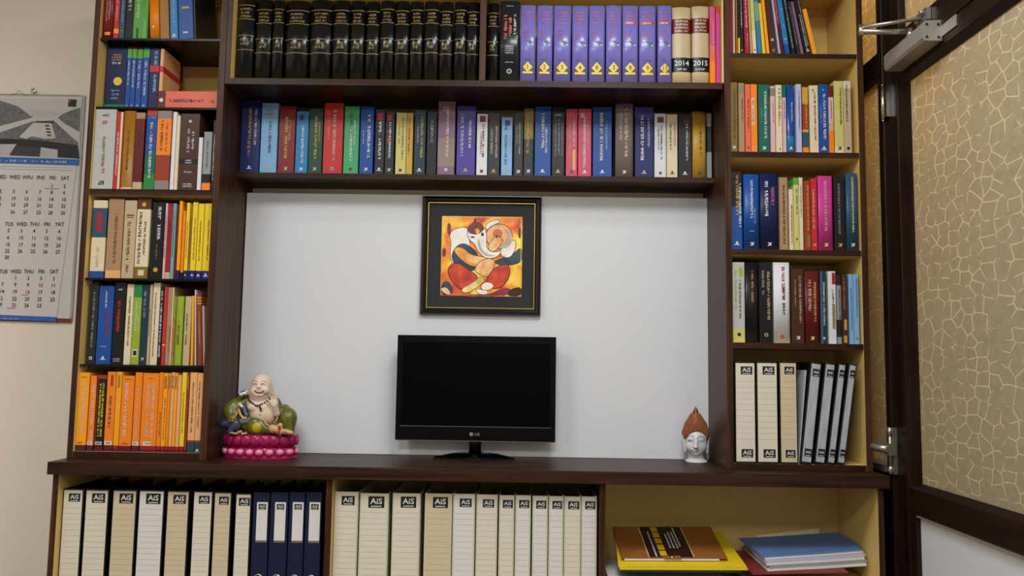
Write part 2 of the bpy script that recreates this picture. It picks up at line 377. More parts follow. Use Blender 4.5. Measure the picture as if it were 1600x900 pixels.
# door closer
cl = thing('door_closer', 'silver hydraulic door closer with folded arm on the door top rail', 'door closer', (XD-.03, -.27, 2.0))
def loc(o, p): return (p[0]-o.location.x, p[1]-o.location.y, p[2]-o.location.z)
b = MB(); ya, yb = -.395, -.155; prof = [(XD-.002, 1.967), (XD-.05, 1.967), (XD-.056, 1.975), (XD-.056, 2.012), (XD-.046, 2.024), (XD-.002, 2.026)]
P0 = [loc(cl, (x, ya, z)) for x, z in prof]; P1 = [loc(cl, (x, yb, z)) for x, z in prof]
for k in range(6): b.quad(P0[k], P0[(k+1) % 6], P1[(k+1) % 6], P1[k])
b.poly(P0[::-1]); b.poly(P1)
b.build('body', 'steelpaint', cl, bevel=.003)
for x, z in ((XD-.044, 2.013), (XD-.044, 1.977), (XD-.012, 2.013), (XD-.012, 1.977)):
    b = MB(); b.cyl(loc(cl, (x, ya-.003, z)), loc(cl, (x, ya+.001, z)), .0032, 8); b.build('screw', 'blacksatin', cl)

b = MB(); b.cyl(loc(cl, (XD-.03, -.27, 2.02)), loc(cl, (XD-.03, -.27, 2.052)), .011, 12); b.build('spindle', 'steel', cl)
E1 = (.972, -.262, 2.046)
b = MB(); b.tube([loc(cl, (XD-.03, -.27, 2.044)), loc(cl, (1.05, -.266, 2.044)), loc(cl, E1)], [.009, .0085, .008], 8); b.build('main_arm', 'steel', cl)
b = MB(); b.tube([loc(cl, (E1[0], E1[1], 2.058)), loc(cl, (XD-.012, -.315, 2.066))], .006, 8); b.build('forearm', 'steel', cl)
b = MB(); b.cyl(loc(cl, (E1[0], E1[1], 2.034)), loc(cl, (E1[0], E1[1], 2.066)), .008, 10); b.build('elbow_pin', 'chrome', cl)
b = MB(); b.box(*[v for pr in zip(loc(cl, (XD-.018, -.345, 2.05)), loc(cl, (XD-.005, -.285, 2.085))) for v in pr]); b.cyl(loc(cl, (XD-.03, -.33, 2.075)), loc(cl, (XD-.018, -.33, 2.075)), .006, 8); b.cyl(loc(cl, (XD-.03, -.30, 2.06)), loc(cl, (XD-.018, -.30, 2.06)), .006, 8)
b.build('bracket', 'steel', cl)
b = MB(); b.box(*[v for pr in zip(loc(cl, (XD-.0035, -.47, 1.978)), loc(cl, (XD-.0005, -.14, 2.0095))) for v in pr]); b.build('mounting_plate', 'steelpaint', cl)
# ---------------------------------------------------------------- books
PAL = {  # key: (rgb, spoken name)
 'navy': ((28, 38, 110), 'navy'), 'royal': ((24, 78, 160), 'blue'), 'sky': ((126, 176, 214), 'pale blue'), 'azure': ((38, 128, 190), 'bright blue'), 'steelb': ((52, 88, 112), 'steel blue'), 'petrol': ((24, 60, 74), 'dark teal'),
 'black': ((16, 17, 20), 'black'), 'char': ((36, 40, 44), 'charcoal'), 'white': ((218, 218, 222), 'white'), 'grey': ((150, 152, 154), 'grey'), 'cream': ((222, 206, 172), 'cream'), 'beige': ((196, 174, 136), 'beige'), 'tan': ((176, 138, 100), 'tan'), 'peach': ((226, 168, 112), 'peach'),
 'red': ((196, 44, 44), 'red'), 'crimson': ((164, 24, 44), 'crimson'), 'maroon': ((110, 26, 26), 'maroon'), 'brown': ((78, 42, 30), 'brown'), 'rust': ((160, 60, 30), 'rust'), 'darkred': ((136, 26, 28), 'dark red'), 'coral': ((224, 104, 76), 'coral'),
 'orange': ((236, 130, 20), 'orange'), 'amber': ((240, 160, 24), 'amber'), 'ochre': ((168, 116, 34), 'ochre'), 'yellow': ((232, 200, 40), 'yellow'), 'gold': ((206, 160, 60), 'gold'), 'lime': ((150, 178, 40), 'lime green'), 'paleyel': ((206, 200, 116), 'pale yellow'), 'olive': ((132, 112, 44), 'olive'),
 'green': ((40, 140, 70), 'green'), 'dkgreen': ((24, 76, 50), 'dark green'), 'teal': ((18, 108, 88), 'teal green'), 'mint': ((70, 172, 110), 'light green'), 'aqua': ((120, 170, 170), 'aqua'),
 'pink': ((206, 84, 126), 'pink'), 'rose': ((204, 72, 104), 'rose'), 'magenta': ((200, 60, 140), 'magenta'), 'mauve': ((140, 104, 132), 'mauve'), 'palepink': ((214, 176, 176), 'pale pink'), 'lilac': ((186, 184, 216), 'lilac'), 'violet': ((76, 60, 156), 'violet'), 'purple': ((122, 116, 196), 'purple'), 'taupe': ((150, 134, 126), 'taupe'),
 'lgreen': ((92, 170, 60), 'grass green'), 'dkblue': ((20, 34, 84), 'dark blue'), 'silver': ((190, 190, 188), 'silver'), 'ink': ((26, 24, 28), 'black'), 'dgold': ((150, 122, 60), 'gold'), 'inkred': ((186, 44, 40), 'red'), 'inkpink': ((236, 190, 190), 'pink'), 'inkbrown': ((96, 60, 36), 'brown'), 'inkplum': ((168, 62, 92), 'plum'), 'inkpurple': ((120, 60, 120), 'purple'), 'wine': ((92, 20, 40), 'wine'), 'slate': ((44, 74, 80), 'slate'), 'coverblue': ((46, 92, 170), 'blue')}
def cmat(key, gloss=.4):
    k = 'cover_%s_%d' % (key, int(gloss*100))
    if k not in MATS: mat(k, PAL[key][0], gloss, var=.09, scale=60, coat=.15 if gloss < .3 else 0, tone=.7+.3*max(lin(PAL[key][0])), spec=.35)
    return k
def imat(key):
    k = 'print_'+key
    if k not in MATS: mat(k, PAL[key][0], .45, var=.12, scale=300, tone=.85)
    return k
rg = random.Random(11)

def spine_y(x, t, bulge): return bulge*(2*x/t)**2
def book_cover(h, t, D, bulge, segs, mats, c=.0018):
    """U-shaped cover: rounded or flat spine and two boards; segs = [(z0, z1, material index)]"""
    n = 8 if bulge > .0015 else 3
    e = min(.0012, t*.2)
    outer = [(-t/2, D)]
    if n == 3: outer += [(-t/2, e), (-t/2+e, 0), (t/2-e, 0), (t/2, e)]
    else: outer += [(-t/2+t*k/n, spine_y(-t/2+t*k/n, t, bulge)) for k in range(n+1)]
    outer.append((t/2, D))
    ti = t/2-c
    inner = [(max(-ti, min(ti, x)), y if y == D else y+c) for x, y in outer]
    b = MB()
    sm = n > 3
    for z0, z1, mi in segs:
        for k in range(len(outer)-1):
            (x0, y0), (x1, y1) = outer[k], outer[k+1]
            i0 = len(b.v); b.v += [(x0, y0, z0), (x1, y1, z0), (x1, y1, z1), (x0, y0, z1)]; b.f.append((i0, i0+1, i0+2, i0+3)); b.m.append(mi); b.sm.append(sm and 0 < k < len(outer)-2)
    for k in range(len(outer)-1):
        (x0, y0), (x1, y1) = outer[k], outer[k+1]; (a0, c0), (a1, c1) = inner[k], inner[k+1]
        b.quad((a1, c1, 0), (a0, c0, 0), (a0, c0, h), (a1, c1, h), segs[0][2])
        b.quad((x0, y0, h), (x1, y1, h), (a1, c1, h), (a0, c0, h), segs[-1][2])
        b.quad((x1, y1, 0), (x0, y0, 0), (a0, c0, 0), (a1, c1, 0), segs[0][2])
    for s, k in ((1, 0), (-1, -1)):
        x, y = outer[k]; a, _ = inner[k]
        b.quad((x, D, 0), (x, D, h), (a, D, h), (a, D, 0), segs[0][2])
    me = b.mesh('cover', mats)
    if sm:          # weld so that the rounded spine shades smoothly
        bm = bmesh.new(); bm.from_mesh(me); bmesh.ops.remove_doubles(bm, verts=bm.verts, dist=1e-6); bm.to_mesh(me); bm.free()
    return me

class Print:
    """flat print on a spine: patches and rows of small letter-like strokes, following the spine's curve"""
    def __init__(s, t, h, bulge): s.b = MB(); s.t = t; s.h = h; s.bu = bulge; s.mats = []
    def mi(s, key):
        k = imat(key)
        if k not in s.mats: s.mats.append(k)
        return s.mats.index(k)
    def y(s, x, d): return spine_y(max(-s.t/2, min(s.t/2, x)), s.t, s.bu)-d
    def rect(s, x0, x1, z0, z1, key, d=.0004):
        x0 = max(x0, -s.t/2+.0004); x1 = min(x1, s.t/2-.0004)
        if x1 <= x0: return
        n = 1 if s.bu < .0015 else max(1, int((x1-x0)/(s.t/6))+1)
        mi = s.mi(key)
        for k in range(n):
            a = x0+(x1-x0)*k/n; c = x0+(x1-x0)*(k+1)/n
            s.b.quad((a, s.y(a, d), z0), (c, s.y(c, d), z0), (c, s.y(c, d), z1), (a, s.y(a, d), z1), mi)
    def stroke(s, x0, z0, x1, z1, w, key, d=.0007):
        dx, dz = x1-x0, z1-z0; L = math.hypot(dx, dz) or 1; px, pz = -dz/L*w/2, dx/L*w/2
        mi = s.mi(key)
        p = [(x0+px, z0+pz), (x0-px, z0-pz), (x1-px, z1-pz), (x1+px, z1+pz)]
        s.b.quad(*[(x, s.y(x, d), z) for x, z in p], mi)
    def vtext(s, uc, wf, v0, v1, key):
        """letters turned on their side, running down the spine"""
        w = s.t*wf*.88; xc = s.t*uc; z = s.h*v1; w = min(max(w, .003), .0105)
        while z > s.h*v0:
            if rg.random() < .14: z -= w*.5; continue
            g = w*rg.uniform(.40, .60)
            for _ in range(rg.choice((2, 3, 3))):
                k = rg.randrange(4); lw = w*rg.uniform(.13, .2)
                q = rg.uniform(.15, .85)
                if k == 0: s.stroke(xc-w/2, z-g*q, xc+w/2, z-g*q, lw, key)
                elif k == 1: s.stroke(xc+w*(q-.5), z, xc+w*(q-.5), z-g, lw, key)
                elif k == 2: s.stroke(xc-w/2, z-g, xc+w/2, z, lw, key)
                else: s.stroke(xc-w/2*q, z-g*.9, xc+w/2, z-g*.9, lw, key)
            z -= g*1.22
    def htext(s, v0, v1, key, nl=2, wf=.7, uc=0):
        """short lines of letters across the spine"""
        for k in range(nl):
            lh = (v1-v0)*s.h/nl; zc = v1*s.h-lh*(k+.5); hh = lh*.62; w = s.t*wf*rg.uniform(.75, 1); x = s.t*uc-w/2
            while x < s.t*uc+w/2-hh*.3:
                g = hh*rg.uniform(.4, .6); lw = hh*.2
                for _ in range(2):
                    q = rg.random()
                    if q < .45: s.stroke(x+g*.5*round(rg.random()), zc-hh/2, x+g*.5*round(rg.random()), zc+hh/2, lw, key)
                    elif q < .8: s.stroke(x, zc+hh*(rg.random()-.5), x+g, zc+hh*(rg.random()-.5), lw, key)
                    else: s.stroke(x, zc-hh/2, x+g, zc+hh/2, lw, key)
                x += g*1.25
    def disc(s, xc, zc, r, key, d=.0006, n=12, rz=None):
        mi = s.mi(key); rz = rz or r
        s.b.poly([(xc+r*math.cos(2*math.pi*k/n), s.y(xc+r*math.cos(2*math.pi*k/n), d), zc+rz*math.sin(2*math.pi*k/n)) for k in range(n)], mi)
    def emblem(s, v, key, kind=0):
        r = min(s.t*.2, .0055); z = s.h*v
        if kind == 0: s.disc(0, z+r*.5, r*.75, key); s.rect(-r*1.5, r*1.5, z-r*.8, z-r*.3, key)
        elif kind == 1: s.disc(0, z, r*1.1, key); s.disc(0, z, r*.6, 'ink', .0009)
        else: s.stroke(-r, z-r, r, z+r, r*.5, key); s.stroke(-r, z+r*.8, r, z+r*.2, r*.5, key); s.disc(r*.4, z-r*.5, r*.5, key)
    def text(s, st, uc, v, size, key, sx=1, d=.0008):
        mi = s.mi(key)
        for poly in text_verts(st, s.t*uc, s.h*v, size, sx): s.b.poly([(x, s.y(x, d), z) for x, z in poly], mi)
    def build(s, parent, name='spine_print'):
        if s.b.f:
            o = s.b.build(name, s.mats, parent); o['kind'] = 'stuff'      # hundreds of tiny printed strokes
            return o

def make_book(loc, t, h, D, col, o, label, group, lean=0, flat=False, name='book'):
    root = thing(name, label, 'book', loc, group)
    g = o.get('g', .4)
    bulge = t*o.get('r', .02)
    bands = sorted(o.get('B', []))
    mats = [cmat(col, g)]; segs = []; z = 0
    for v0, v1, k in bands:
        if v0 > z: segs.append((z*h, v0*h, 0))
        km = cmat(k, g)
        if km not in mats: mats.append(km)
        segs.append((v0*h, v1*h, mats.index(km))); z = v1
    if z < .9999: segs.append((z*h, h, 0))
    c = min(.0022, t*.16)
    link('cover', book_cover(h, t, D, bulge, segs, mats, c), root)
    ins = .0008 if o.get('pb') else .003
    b = MB(); b.box(-t/2+c+.0002, t/2-c-.0002, bulge+c+.0006, D-ins*1.2, ins, h-ins-(.02 if o.get('low') else 0)); b.build('pages', 'pagepaper', root)
    pr = Print(t, h, bulge)
    for k, u0, u1, v0, v1 in o.get('X', []): pr.rect(u0*t, u1*t, v0*h, v1*h, k)
    for a in o.get('H', []): pr.htext(a[1], a[2], a[0], *a[3:])
    T = o.get('T')
    if T is None: T = [(o.get('c', 'white'), 0, .42, .28, .86)]
    elif isinstance(T, str): T = {'2': [(o.get('c', 'white'), .16, .3, .3, .88), (o.get('c2', o.get('c', 'white')), -.2, .2, .45, .82)], '0': []}[T]
    for k, uc, wf, v0, v1 in T: pr.vtext(uc, wf, v0, v1, k)
    for k, u, v, r in o.get('O', []): pr.disc(u*t, v*h, r, k)
    for st, u, v, size, k in o.get('S', []): pr.text(st, u, v, size, k)
    if o.get('E'): pr.emblem(o.get('ev', .075), o['E'], o.get('ek', 0))
    if 'F' in o: o['F'](pr)
    pr.build(root)
    if lean:
        root.rotation_euler.y = lean; root.location.z += abs(t/2*math.sin(lean))+.0003
    return root

import re
def nwords(s): return len(re.findall(r"[A-Za-z0-9']+", s))
def row(books, ys, zb, yb, shelf, ends, group, xlo, xhi, D):
    """books: (x0, x1, ytop, colour, description, options) in photo pixels at height yb"""
    last = xlo
    for i, (x0, x1, yt, col, desc, o) in enumerate(books):
        a = W(x0, yb, y=ys).x; c = W(x1, yb, y=ys).x
        lean = 0
        lean = math.radians(o.get('deg', 0))
        a = max(a, last+.0004) if not lean else a
        c = min(c, xhi-.0005)
        if c-a < .002: c = a+.002
        last = c
        t = c-a-.0005
        h = W((x0+x1)/2, yt, y=ys).z-zb
        if lean: h /= math.cos(lean)
        pn = PAL[books[i-1][3]][1] if i else None; nn = PAL[books[i+1][3]][1] if i+1 < len(books) else None
        if 'L' in o: label = o['L']
        elif pn and nn: label = '%s between %s and %s books, %s' % (desc, pn, nn, shelf)
        elif pn: label = '%s ending the row beside a %s book, %s' % (desc, pn, shelf)
        else: label = '%s starting the row beside a %s book, %s' % (desc, nn, shelf)
        if nwords(label) > 15: label = '%s, %s' % (desc, shelf)
        make_book((a+t/2, ys+o.get('dy', rg.uniform(-.002, .003)), zb+.0003), t, h, min(D, o.get('D', D))+rg.uniform(-.01, 0), col, o, label, group, lean)

STRINGS = ['AiS', 'LG', '2014', '2015', '1', '2', '3', '4', '8', '9', '11']
CAL = [(['MED', 'WED', 'WFU', 'FNS', 'FRI', 'SAT'], [['', '', '', '', '1', '2'], ['5', '5', '6', '7', '8', '6'], ['2', '19', '13', '16', '14', '10'], ['9', '10', '29', '21', '22', '22'], ['1', '26', '27', '23', '28', '20']]),
       (['M', 'TUS', 'WED', 'THU', 'FRI', 'YAT'], [['', '2', '3', '4', '5', '4'], ['', '6', '10', '11', '12', '10'], ['', '15', '17', '18', '19', '20'], ['', '22', '26', '25', '26', '27'], ['', '20', '', '', '', '']]),
       (['', 'TUE', 'WED', 'THU', 'FRI', 'SAT'], [['', '', '1', '2', '3', '3'], ['', '7', '9', '9', '10', '11'], ['', '14', '19', '16', '17', '18'], ['', '2', '22', '23', '25', '23'], ['', '9', '25', '26', '23', '']])]
for hd, rows_ in CAL:
    STRINGS += hd
    for r_ in rows_: STRINGS += r_
prepare_texts(sorted(set(s for s in STRINGS if s)))

G = 'books in the column beside the calendar'
CS = 'calendar-side column, '
ob = dict
# --- column beside the calendar, from the top
row([(159.5, 175, -42, 'darkred', 'thick dark red book', ob(T=[('palepink', .1, .16, .3, .8), ('palepink', -.16, .14, .25, .6)], X=[('amber', -.25, .3, .055, .1)], r=.06)),
 (176, 184.6, -38, 'red', 'slim bright red book', ob(c='palepink', B=[(.09, .16, 'amber')])),
 (186, 193.6, -30, 'steelb', 'slim blue patterned book', ob(c='sky', O=[('peach', 0, .14, .002), ('sky', .1, .3, .002)])),
 (194.2, 206, -45, 'black', 'black book with white lettering', ob(T=[('white', 0, .5, .42, .9)])),
 (206.5, 229, -36, 'lgreen', 'grass green book with pale title', ob(T=[('cream', -.2, .22, .35, .95), ('green', .2, .2, .5, .95)], X=[('dkgreen', -.5, -.1, 0, .18), ('cream', .3, .48, .02, .3)])),
 (234, 249.5, -6, 'orange', 'leaning orange-brown book with white dot', ob(T='0', O=[('white', -.1, .28, .004)], deg=-4.5, r=.1)),
 (251, 265, -8, 'ochre', 'leaning ochre book', ob(T=[('gold', -.1, .22, .5, .9)], deg=-4.5)),
 (266.5, 278.5, -10, 'azure', 'slim leaning bright blue book', ob(c='sky', deg=-4.5, E='white')),
 (280, 303, -50, 'royal', 'thick blue dictionary with large white lettering', ob(T=[('white', .05, .42, .62, .95)], X=[('white', -.3, .35, .6, .607), ('gold', -.25, .25, .42, .45), ('white', -.2, .4, .08, .1)], deg=-4.5)),
 (304, 307, -44, 'ink', 'slim black book', ob(T='0', deg=-4.5))],
 .012, 2.1132, 55, CS+'top shelf', None, G, LI0, LI1, .19)
row([(162.5, 194.5, 74, 'dkblue', 'thick dark blue book with yellow disc', ob(B=[(0, .09, 'green')], O=[('yellow', .1, .46, .0145)], H=[('gold', .78, .9, 3, .5), ('white', .72, .78, 1, .5), ('sky', .16, .34, 3, .4)], T='0')),
 (195, 202, 73, 'royal', 'first blue workbook with green top', ob(B=[(.82, .96, 'lgreen'), (.96, 1, 'wine')], T=[('white', 0, .4, .4, .78)], E='sky')),
 (202.5, 210, 73.2, 'royal', 'second blue workbook with green top', ob(B=[(.82, .96, 'lgreen'), (.96, 1, 'wine')], T=[('white', 0, .4, .35, .78)], E='sky')),
 (210.5, 219, 73.5, 'royal', 'third blue workbook with green top', ob(B=[(.82, .96, 'lgreen'), (.96, 1, 'wine')], T=[('white', 0, .4, .35, .78)], E='sky')),
 (219.5, 229.5, 74, 'royal', 'fourth blue workbook with green top', ob(B=[(.84, .97, 'lgreen')], T=[('white', 0, .4, .25, .78)], E='sky')),
 (230.5, 246, 75, 'dkblue', 'dark blue book with red band', ob(B=[(.62, .72, 'red')], T=[('sky', .1, .4, .74, .95), ('sky', .1, .35, .3, .58)])),
 (247, 252.5, 76.5, 'peach', 'peach book with red stripe on its cover', ob(B=[(.62, .72, 'red')], T='0', D=.135))],
 .045, 1.8818, 160, CS+'second shelf', None, G, LI0+.004, LI1, .185)
row([(142, 175.8, 171, 'silver', 'thick worn grey book with red and olive lettering', ob(T=[('olive', -.02, .3, .3, .68), ('inkred', .02, .26, .2, .29)], X=[('ink', -.36, .3, .76, .775)], H=[('inkred', .8, .87, 1, .4), ('ink', .9, .95, 1, .4), ('ink', .04, .12, 1, .4)])),
 (176.2, 186.7, 175, 'red', 'slim red and white booklet', ob(c='white', X=[('cream', .15, .5, 0, 1)], T=[('white', -.15, .3, .2, .75)], pb=1)),
 (187, 205.8, 173, 'ochre', 'ochre cloth book', ob(T=[('inkbrown', 0, .2, .25, .75)], r=.1, B=[(0, .03, 'cream')])),
 (206.7, 220.8, 176, 'maroon', 'maroon book with beige ends', ob(B=[(0, .1, 'beige'), (.92, 1, 'tan')], T=[('brown', 0, .3, .4, .8)])),
 (223, 240, 171, 'royal', 'blue to green book with red top', ob(B=[(0, .2, 'green'), (.2, .45, 'teal'), (.93, 1, 'red')], T=[('white', 0, .3, .15, .84)], H=[('sky', .88, .92, 1, .7)])),
 (240.5, 263, 173, 'rust', 'torn orange-red book', ob(B=[(0, .12, 'taupe'), (.44, .9, 'orange'), (.9, 1, 'taupe')], T=[('inkbrown', -.15, .22, .5, .88), ('rust', .2, .18, .5, .85)])),
 (265, 271, 175, 'white', 'slim worn white booklet', ob(T='0', pb=1, D=.15)),
 (271.5, 276.8, 181, 'cream', 'slim cream booklet', ob(T='0', pb=1, D=.14)),
 (277.3, 307, 177.5, 'brown', 'thick dark brown book with white title', ob(T=[('palepink', -.05, .16, .5, .8), ('white', .18, .14, .55, .78)], B=[(.34, .41, 'black')], H=[('white', .345, .405, 2, .42), ('silver', .22, .26, 1, .5), ('white', .04, .1, 2, .5)], O=[('silver', 0, .9, .005)])),
 (307.5, 313.5, 215, 'white', 'short white booklet', ob(T='0', pb=1)),
 (315, 328, 206, 'grey', 'small grey book with orange foot', ob(B=[(0, .13, 'orange'), (.13, .28, 'black')], T=[('inkbrown', 0, .2, .4, .85)])),
 (329, 336, 188, 'black', 'slim black book with white lettering', ob(T=[('white', 0, .45, .15, .8)]))],
 .010, 1.608, 288, CS+'third shelf', None, G, LI0, LI1, .19)
YB = [(0, .115, 'navy')]
row([(139.5, 161.7, 313, 'cream', 'cream book with blue picture panel', ob(B=[(0, .09, 'royal'), (.52, .9, 'steelb')], X=[('crimson', -.2, .2, .6, .84)], T=[('beige', 0, .5, .15, .4)])),
 (164, 188, 311, 'peach', 'thick terracotta book', ob(T=[('inkbrown', .05, .22, .2, .82)], B=[(.1, 1, 'tan')])),
 (189, 208, 313, 'beige', 'beige book with dark bars', ob(T=[('inkbrown', -.05, .3, .05, .75)], X=[('ink', -.3, .3, .8, .815), ('ink', -.3, .3, .775, .785)])),
 (209, 230, 311, 'cream', 'cream book with brown top and green foot', ob(B=[(0, .15, 'olive'), (.87, 1, 'inkbrown')], T=[('ink', -.22, .28, .18, .84), ('inkbrown', .16, .2, .3, .72)], O=[('amber', 0, .93, .007)], X=[('cream', -.2, .25, .04, .11)])),
 (232.5, 251.7, 316, 'black', 'black book with white lettering and gold disc', ob(T=[('white', .1, .4, .5, .95), ('tan', 0, .12, .25, .45)], O=[('gold', 0, .12, .0075)])),
 (253.3, 257.3, 317.5, 'palepink', 'slim pale pink booklet', ob(pb=1, c='inkpurple')),
 (257.6, 265, 318, 'crimson', 'slim crimson booklet', ob(T=[('wine', 0, .4, .4, .8)], B=[(0, .09, 'beige')], pb=1)),
 (265.3, 270.6, 318, 'aqua', 'slim aqua booklet', ob(T=[('petrol', 0, .3, .3, .9)], pb=1)),
 (271, 274.5, 319, 'maroon', 'very slim maroon booklet', ob(T='0', pb=1)),
 (275, 280, 314, 'amber', 'slim amber booklet with blue foot', ob(B=YB, T='0', pb=1)),
 (280.8, 285.2, 329, 'orange', 'short orange booklet with dark foot', ob(B=[(0, .1, 'black')], T='0', pb=1)),
 (286, 291.7, 316.7, 'yellow', 'slimmest yellow textbook with blue foot', ob(B=YB, T=[('inkbrown', 0, .3, .28, .75)], E='white', ev=.055)),
 (292.3, 295.6, 318, 'ochre', 'very slim ochre booklet', ob(B=YB, T=[('inkbrown', 0, .4, .2, .8)], pb=1)),
 (296, 304, 316, 'yellow', 'second slimmest yellow textbook with blue foot', ob(B=YB, T=[('olive', .1, .3, .25, .8)], E='white', ev=.055)),
 (304.7, 314, 318, 'yellow', 'second widest yellow textbook with blue foot', ob(B=YB, T=[('ink', 0, .25, .25, .78)], E='white', ev=.055)),
 (315, 327.5, 318, 'yellow', 'widest yellow textbook with blue foot', ob(B=YB, T=[('inkbrown', .1, .22, .25, .78)], E='white', ev=.055))],
 .018, 1.3198, 427, CS+'fourth shelf', None, G, LI0+.002, LI1, .19)
row([(135, 147.5, 444, 'char', 'black-green book with ring emblem', ob(T=[('grey', 0, .3, .2, .9)], E='white', ek=1)),
 (148.3, 171.7, 446.7, 'royal', 'blue book with red side title', ob(T=[('crimson', .2, .2, .35, .72), ('white', 0, .14, .72, .95)], E='white', H=[('white', .215, .235, 1, .4)])),
 (173, 191, 441.7, 'black', 'black book with red title', ob(T=[('inkred', -.05, .42, .42, .8)], H=[('white', .9, .93, 1, .5), ('silver', .03, .08, 2, .7)])),
 (191.7, 203, 444, 'cream', 'cream paperback', ob(T=[('inkbrown', 0, .3, .25, .85)], pb=1)),
 (204, 216.7, 445, 'lime', 'lime green book with dark green top', ob(B=[(.84, 1, 'green')], T=[('white', -.1, .22, .42, .8), ('cream', .22, .2, .42, .8)], X=[('white', -.3, .3, .1, .19), ('ink', -.22, .22, .115, .175)])),
 (217.2, 228, 444.5, 'petrol', 'dark teal book', ob(T=[('grey', -.1, .4, .6, .92)], E='silver', ek=2)),
 (228.6, 233, 444.5, 'beige', 'slim beige booklet', ob(T=[('inkbrown', 0, .3, .35, .7)], pb=1)),
 (233.4, 244.7, 441.7, 'cream', 'tall cream paperback', ob(T=[('inkbrown', -.1, .22, .1, .88)], pb=1)),
 (245.2, 250.6, 448, 'black', 'slim black and white book', ob(T=[('white', 0, .6, .1, .95)])),
 (250.9, 256.7, 448, 'red', 'slim glossy red book', ob(T='0', g=.25, X=[('white', -.3, .4, .25, .262)])),
 (257.2, 267, 449, 'tan', 'worn tan booklet', ob(T=[('rust', .1, .3, .1, .5)], X=[('cream', .3, .5, 0, 1)], pb=1)),
 (267.5, 283, 463, 'lime', 'short lime green book with orange lettering', ob(T=[('rust', -.3, .3, .1, .78), ('inkbrown', .1, .26, .3, .65)], X=[('olive', -.5, -.1, 0, 1)])),
 (284.7, 295, 463, 'beige', 'short beige paperback', ob(T=[('inkbrown', -.1, .3, .3, .75)], pb=1)),
 (297.6, 301.2, 462.5, 'amber', 'slim amber booklet', ob(T='0', pb=1, deg=-1.4)),
 (304, 305.8, 453, 'white', 'very slim dog-eared white booklet', ob(T='0', pb=1, deg=-2.6)),
 (309, 316.4, 460, 'rust', 'leaning rust book with gold bands', ob(B=[(.86, .88, 'gold'), (.9, .92, 'gold'), (.94, .96, 'gold')], T=[('peach', 0, .2, .3, .75)], deg=-3.8)),
 (317.6, 321, 478, 'silver', 'very slim silver booklet', ob(T='0', pb=1, deg=-3.8))],
 .025, 1.0444, 562, CS+'fifth shelf', None, G, LI0+.003, LI1, .19)
OB = [(0, .045, 'wine'), (.045, .075, 'maroon')]; OR = [(0, .03, 'wine'), (.03, .075, 'crimson')]
LW = ('white', -.4, .4, .08, .125)
row([(115.8, 133.3, 582, 'amber', 'amber guidebook with white slanted title', ob(B=OB, X=[LW], T=[('inkpink', .05, .34, .2, .88)], H=[('inkbrown', .085, .12, 1, .6), ('inkbrown', .93, .95, 1, .6)])),
 (134.8, 144.6, 587, 'orange', 'orange guidebook with pink title', ob(B=OB, X=[LW], T=[('inkpink', .1, .5, .15, .88)], H=[('inkbrown', .085, .12, 1, .6)])),
 (146, 159.7, 586, 'ink', 'black guidebook with yellow lettering', ob(B=[(0, .06, 'wine'), (.95, 1, 'rust')], X=[('palepink', -.4, .4, .08, .125), ('crimson', -.5, -.38, .1, 1)], T=[('yellow', -.1, .26, .2, .9), ('yellow', .22, .26, .2, .9)], H=[('inkbrown', .085, .12, 1, .6)])),
 (160.7, 174.9, 581, 'orange', 'deep orange guidebook with purple title', ob(B=OB, X=[LW, ('rust', -.1, .2, .82, .96)], T=[('inkpurple', 0, .3, .3, .7)], H=[('inkbrown', .085, .12, 1, .6)])),
 (175.8, 184.3, 581, 'amber', 'plain amber guidebook', ob(B=OR, T='0', X=[('ochre', -.2, .2, .8, .96)])),
 (185, 204, 587, 'orange', 'wide orange guidebook with pink block title', ob(B=OB, X=[LW], T=[('inkpink', -.1, .5, .18, .9)], H=[('inkbrown', .085, .12, 1, .6), ('inkbrown', .94, .96, 1, .6)])),
 (205, 216.4, 582, 'orange', 'orange guidebook with grey title', ob(B=OB, X=[LW], T=[('palepink', -.05, .4, .14, .82)], H=[('inkbrown', .085, .12, 1, .6)])),
 (217.4, 242.7, 583, 'orange', 'widest orange guidebook with two-column title', ob(B=OR, X=[('white', -.3, .2, .08, .13)], T=[('palepink', -.14, .24, .18, .88), ('inkpink', .2, .18, .18, .88)], H=[('inkbrown', .09, .12, 1, .4), ('inkbrown', .92, .94, 1, .4)]))] +
 [(a, c, 582+k, col, d, ob(B=OR, T=T, X=[('ochre', -.3, .3, .8, .96)] if k % 2 else [], pb=1)) for a, c, k, col, d, T in (
  (243.3, 249.6, 0, 'orange', 'slim orange workbook with peach panel', [('inkbrown', .2, .3, .2, .5)]), (250, 257, 1, 'amber', 'slim amber workbook with brown title', [('inkbrown', .1, .3, .15, .7)]),
  (257.6, 262, 1, 'orange', 'very slim plain orange workbook', []), (262.5, 267.6, 0, 'peach', 'slim peach workbook with dark top', [('inkbrown', 0, .5, .8, .96)]),
  (268, 272.6, 1, 'amber', 'very slim plain amber workbook', []), (273, 278.6, 4, 'peach', 'slim short peach workbook', []),
  (279.2, 286.6, 0, 'yellow', 'golden yellow workbook with brown title', [('inkbrown', 0, .3, .25, .75)]), (287, 291, 1, 'rust', 'very slim rust workbook', []))] +
 [(292, 303.2, 582, 'peach', 'pale peach book with dark teal foot', ob(B=[(0, .13, 'slate'), (.13, .155, 'rust')], T=[('inkbrown', 0, .28, .25, .88)])),
 (303.7, 313.5, 583, 'peach', 'last pale peach book with dark teal foot', ob(B=[(0, .13, 'slate'), (.13, .155, 'rust')], T=[('inkbrown', -.1, .25, .3, .9)], E='white', ev=.03))],
 .010, .7725, 700, CS+'bottom shelf', None, G, LI0, LI1, .19)
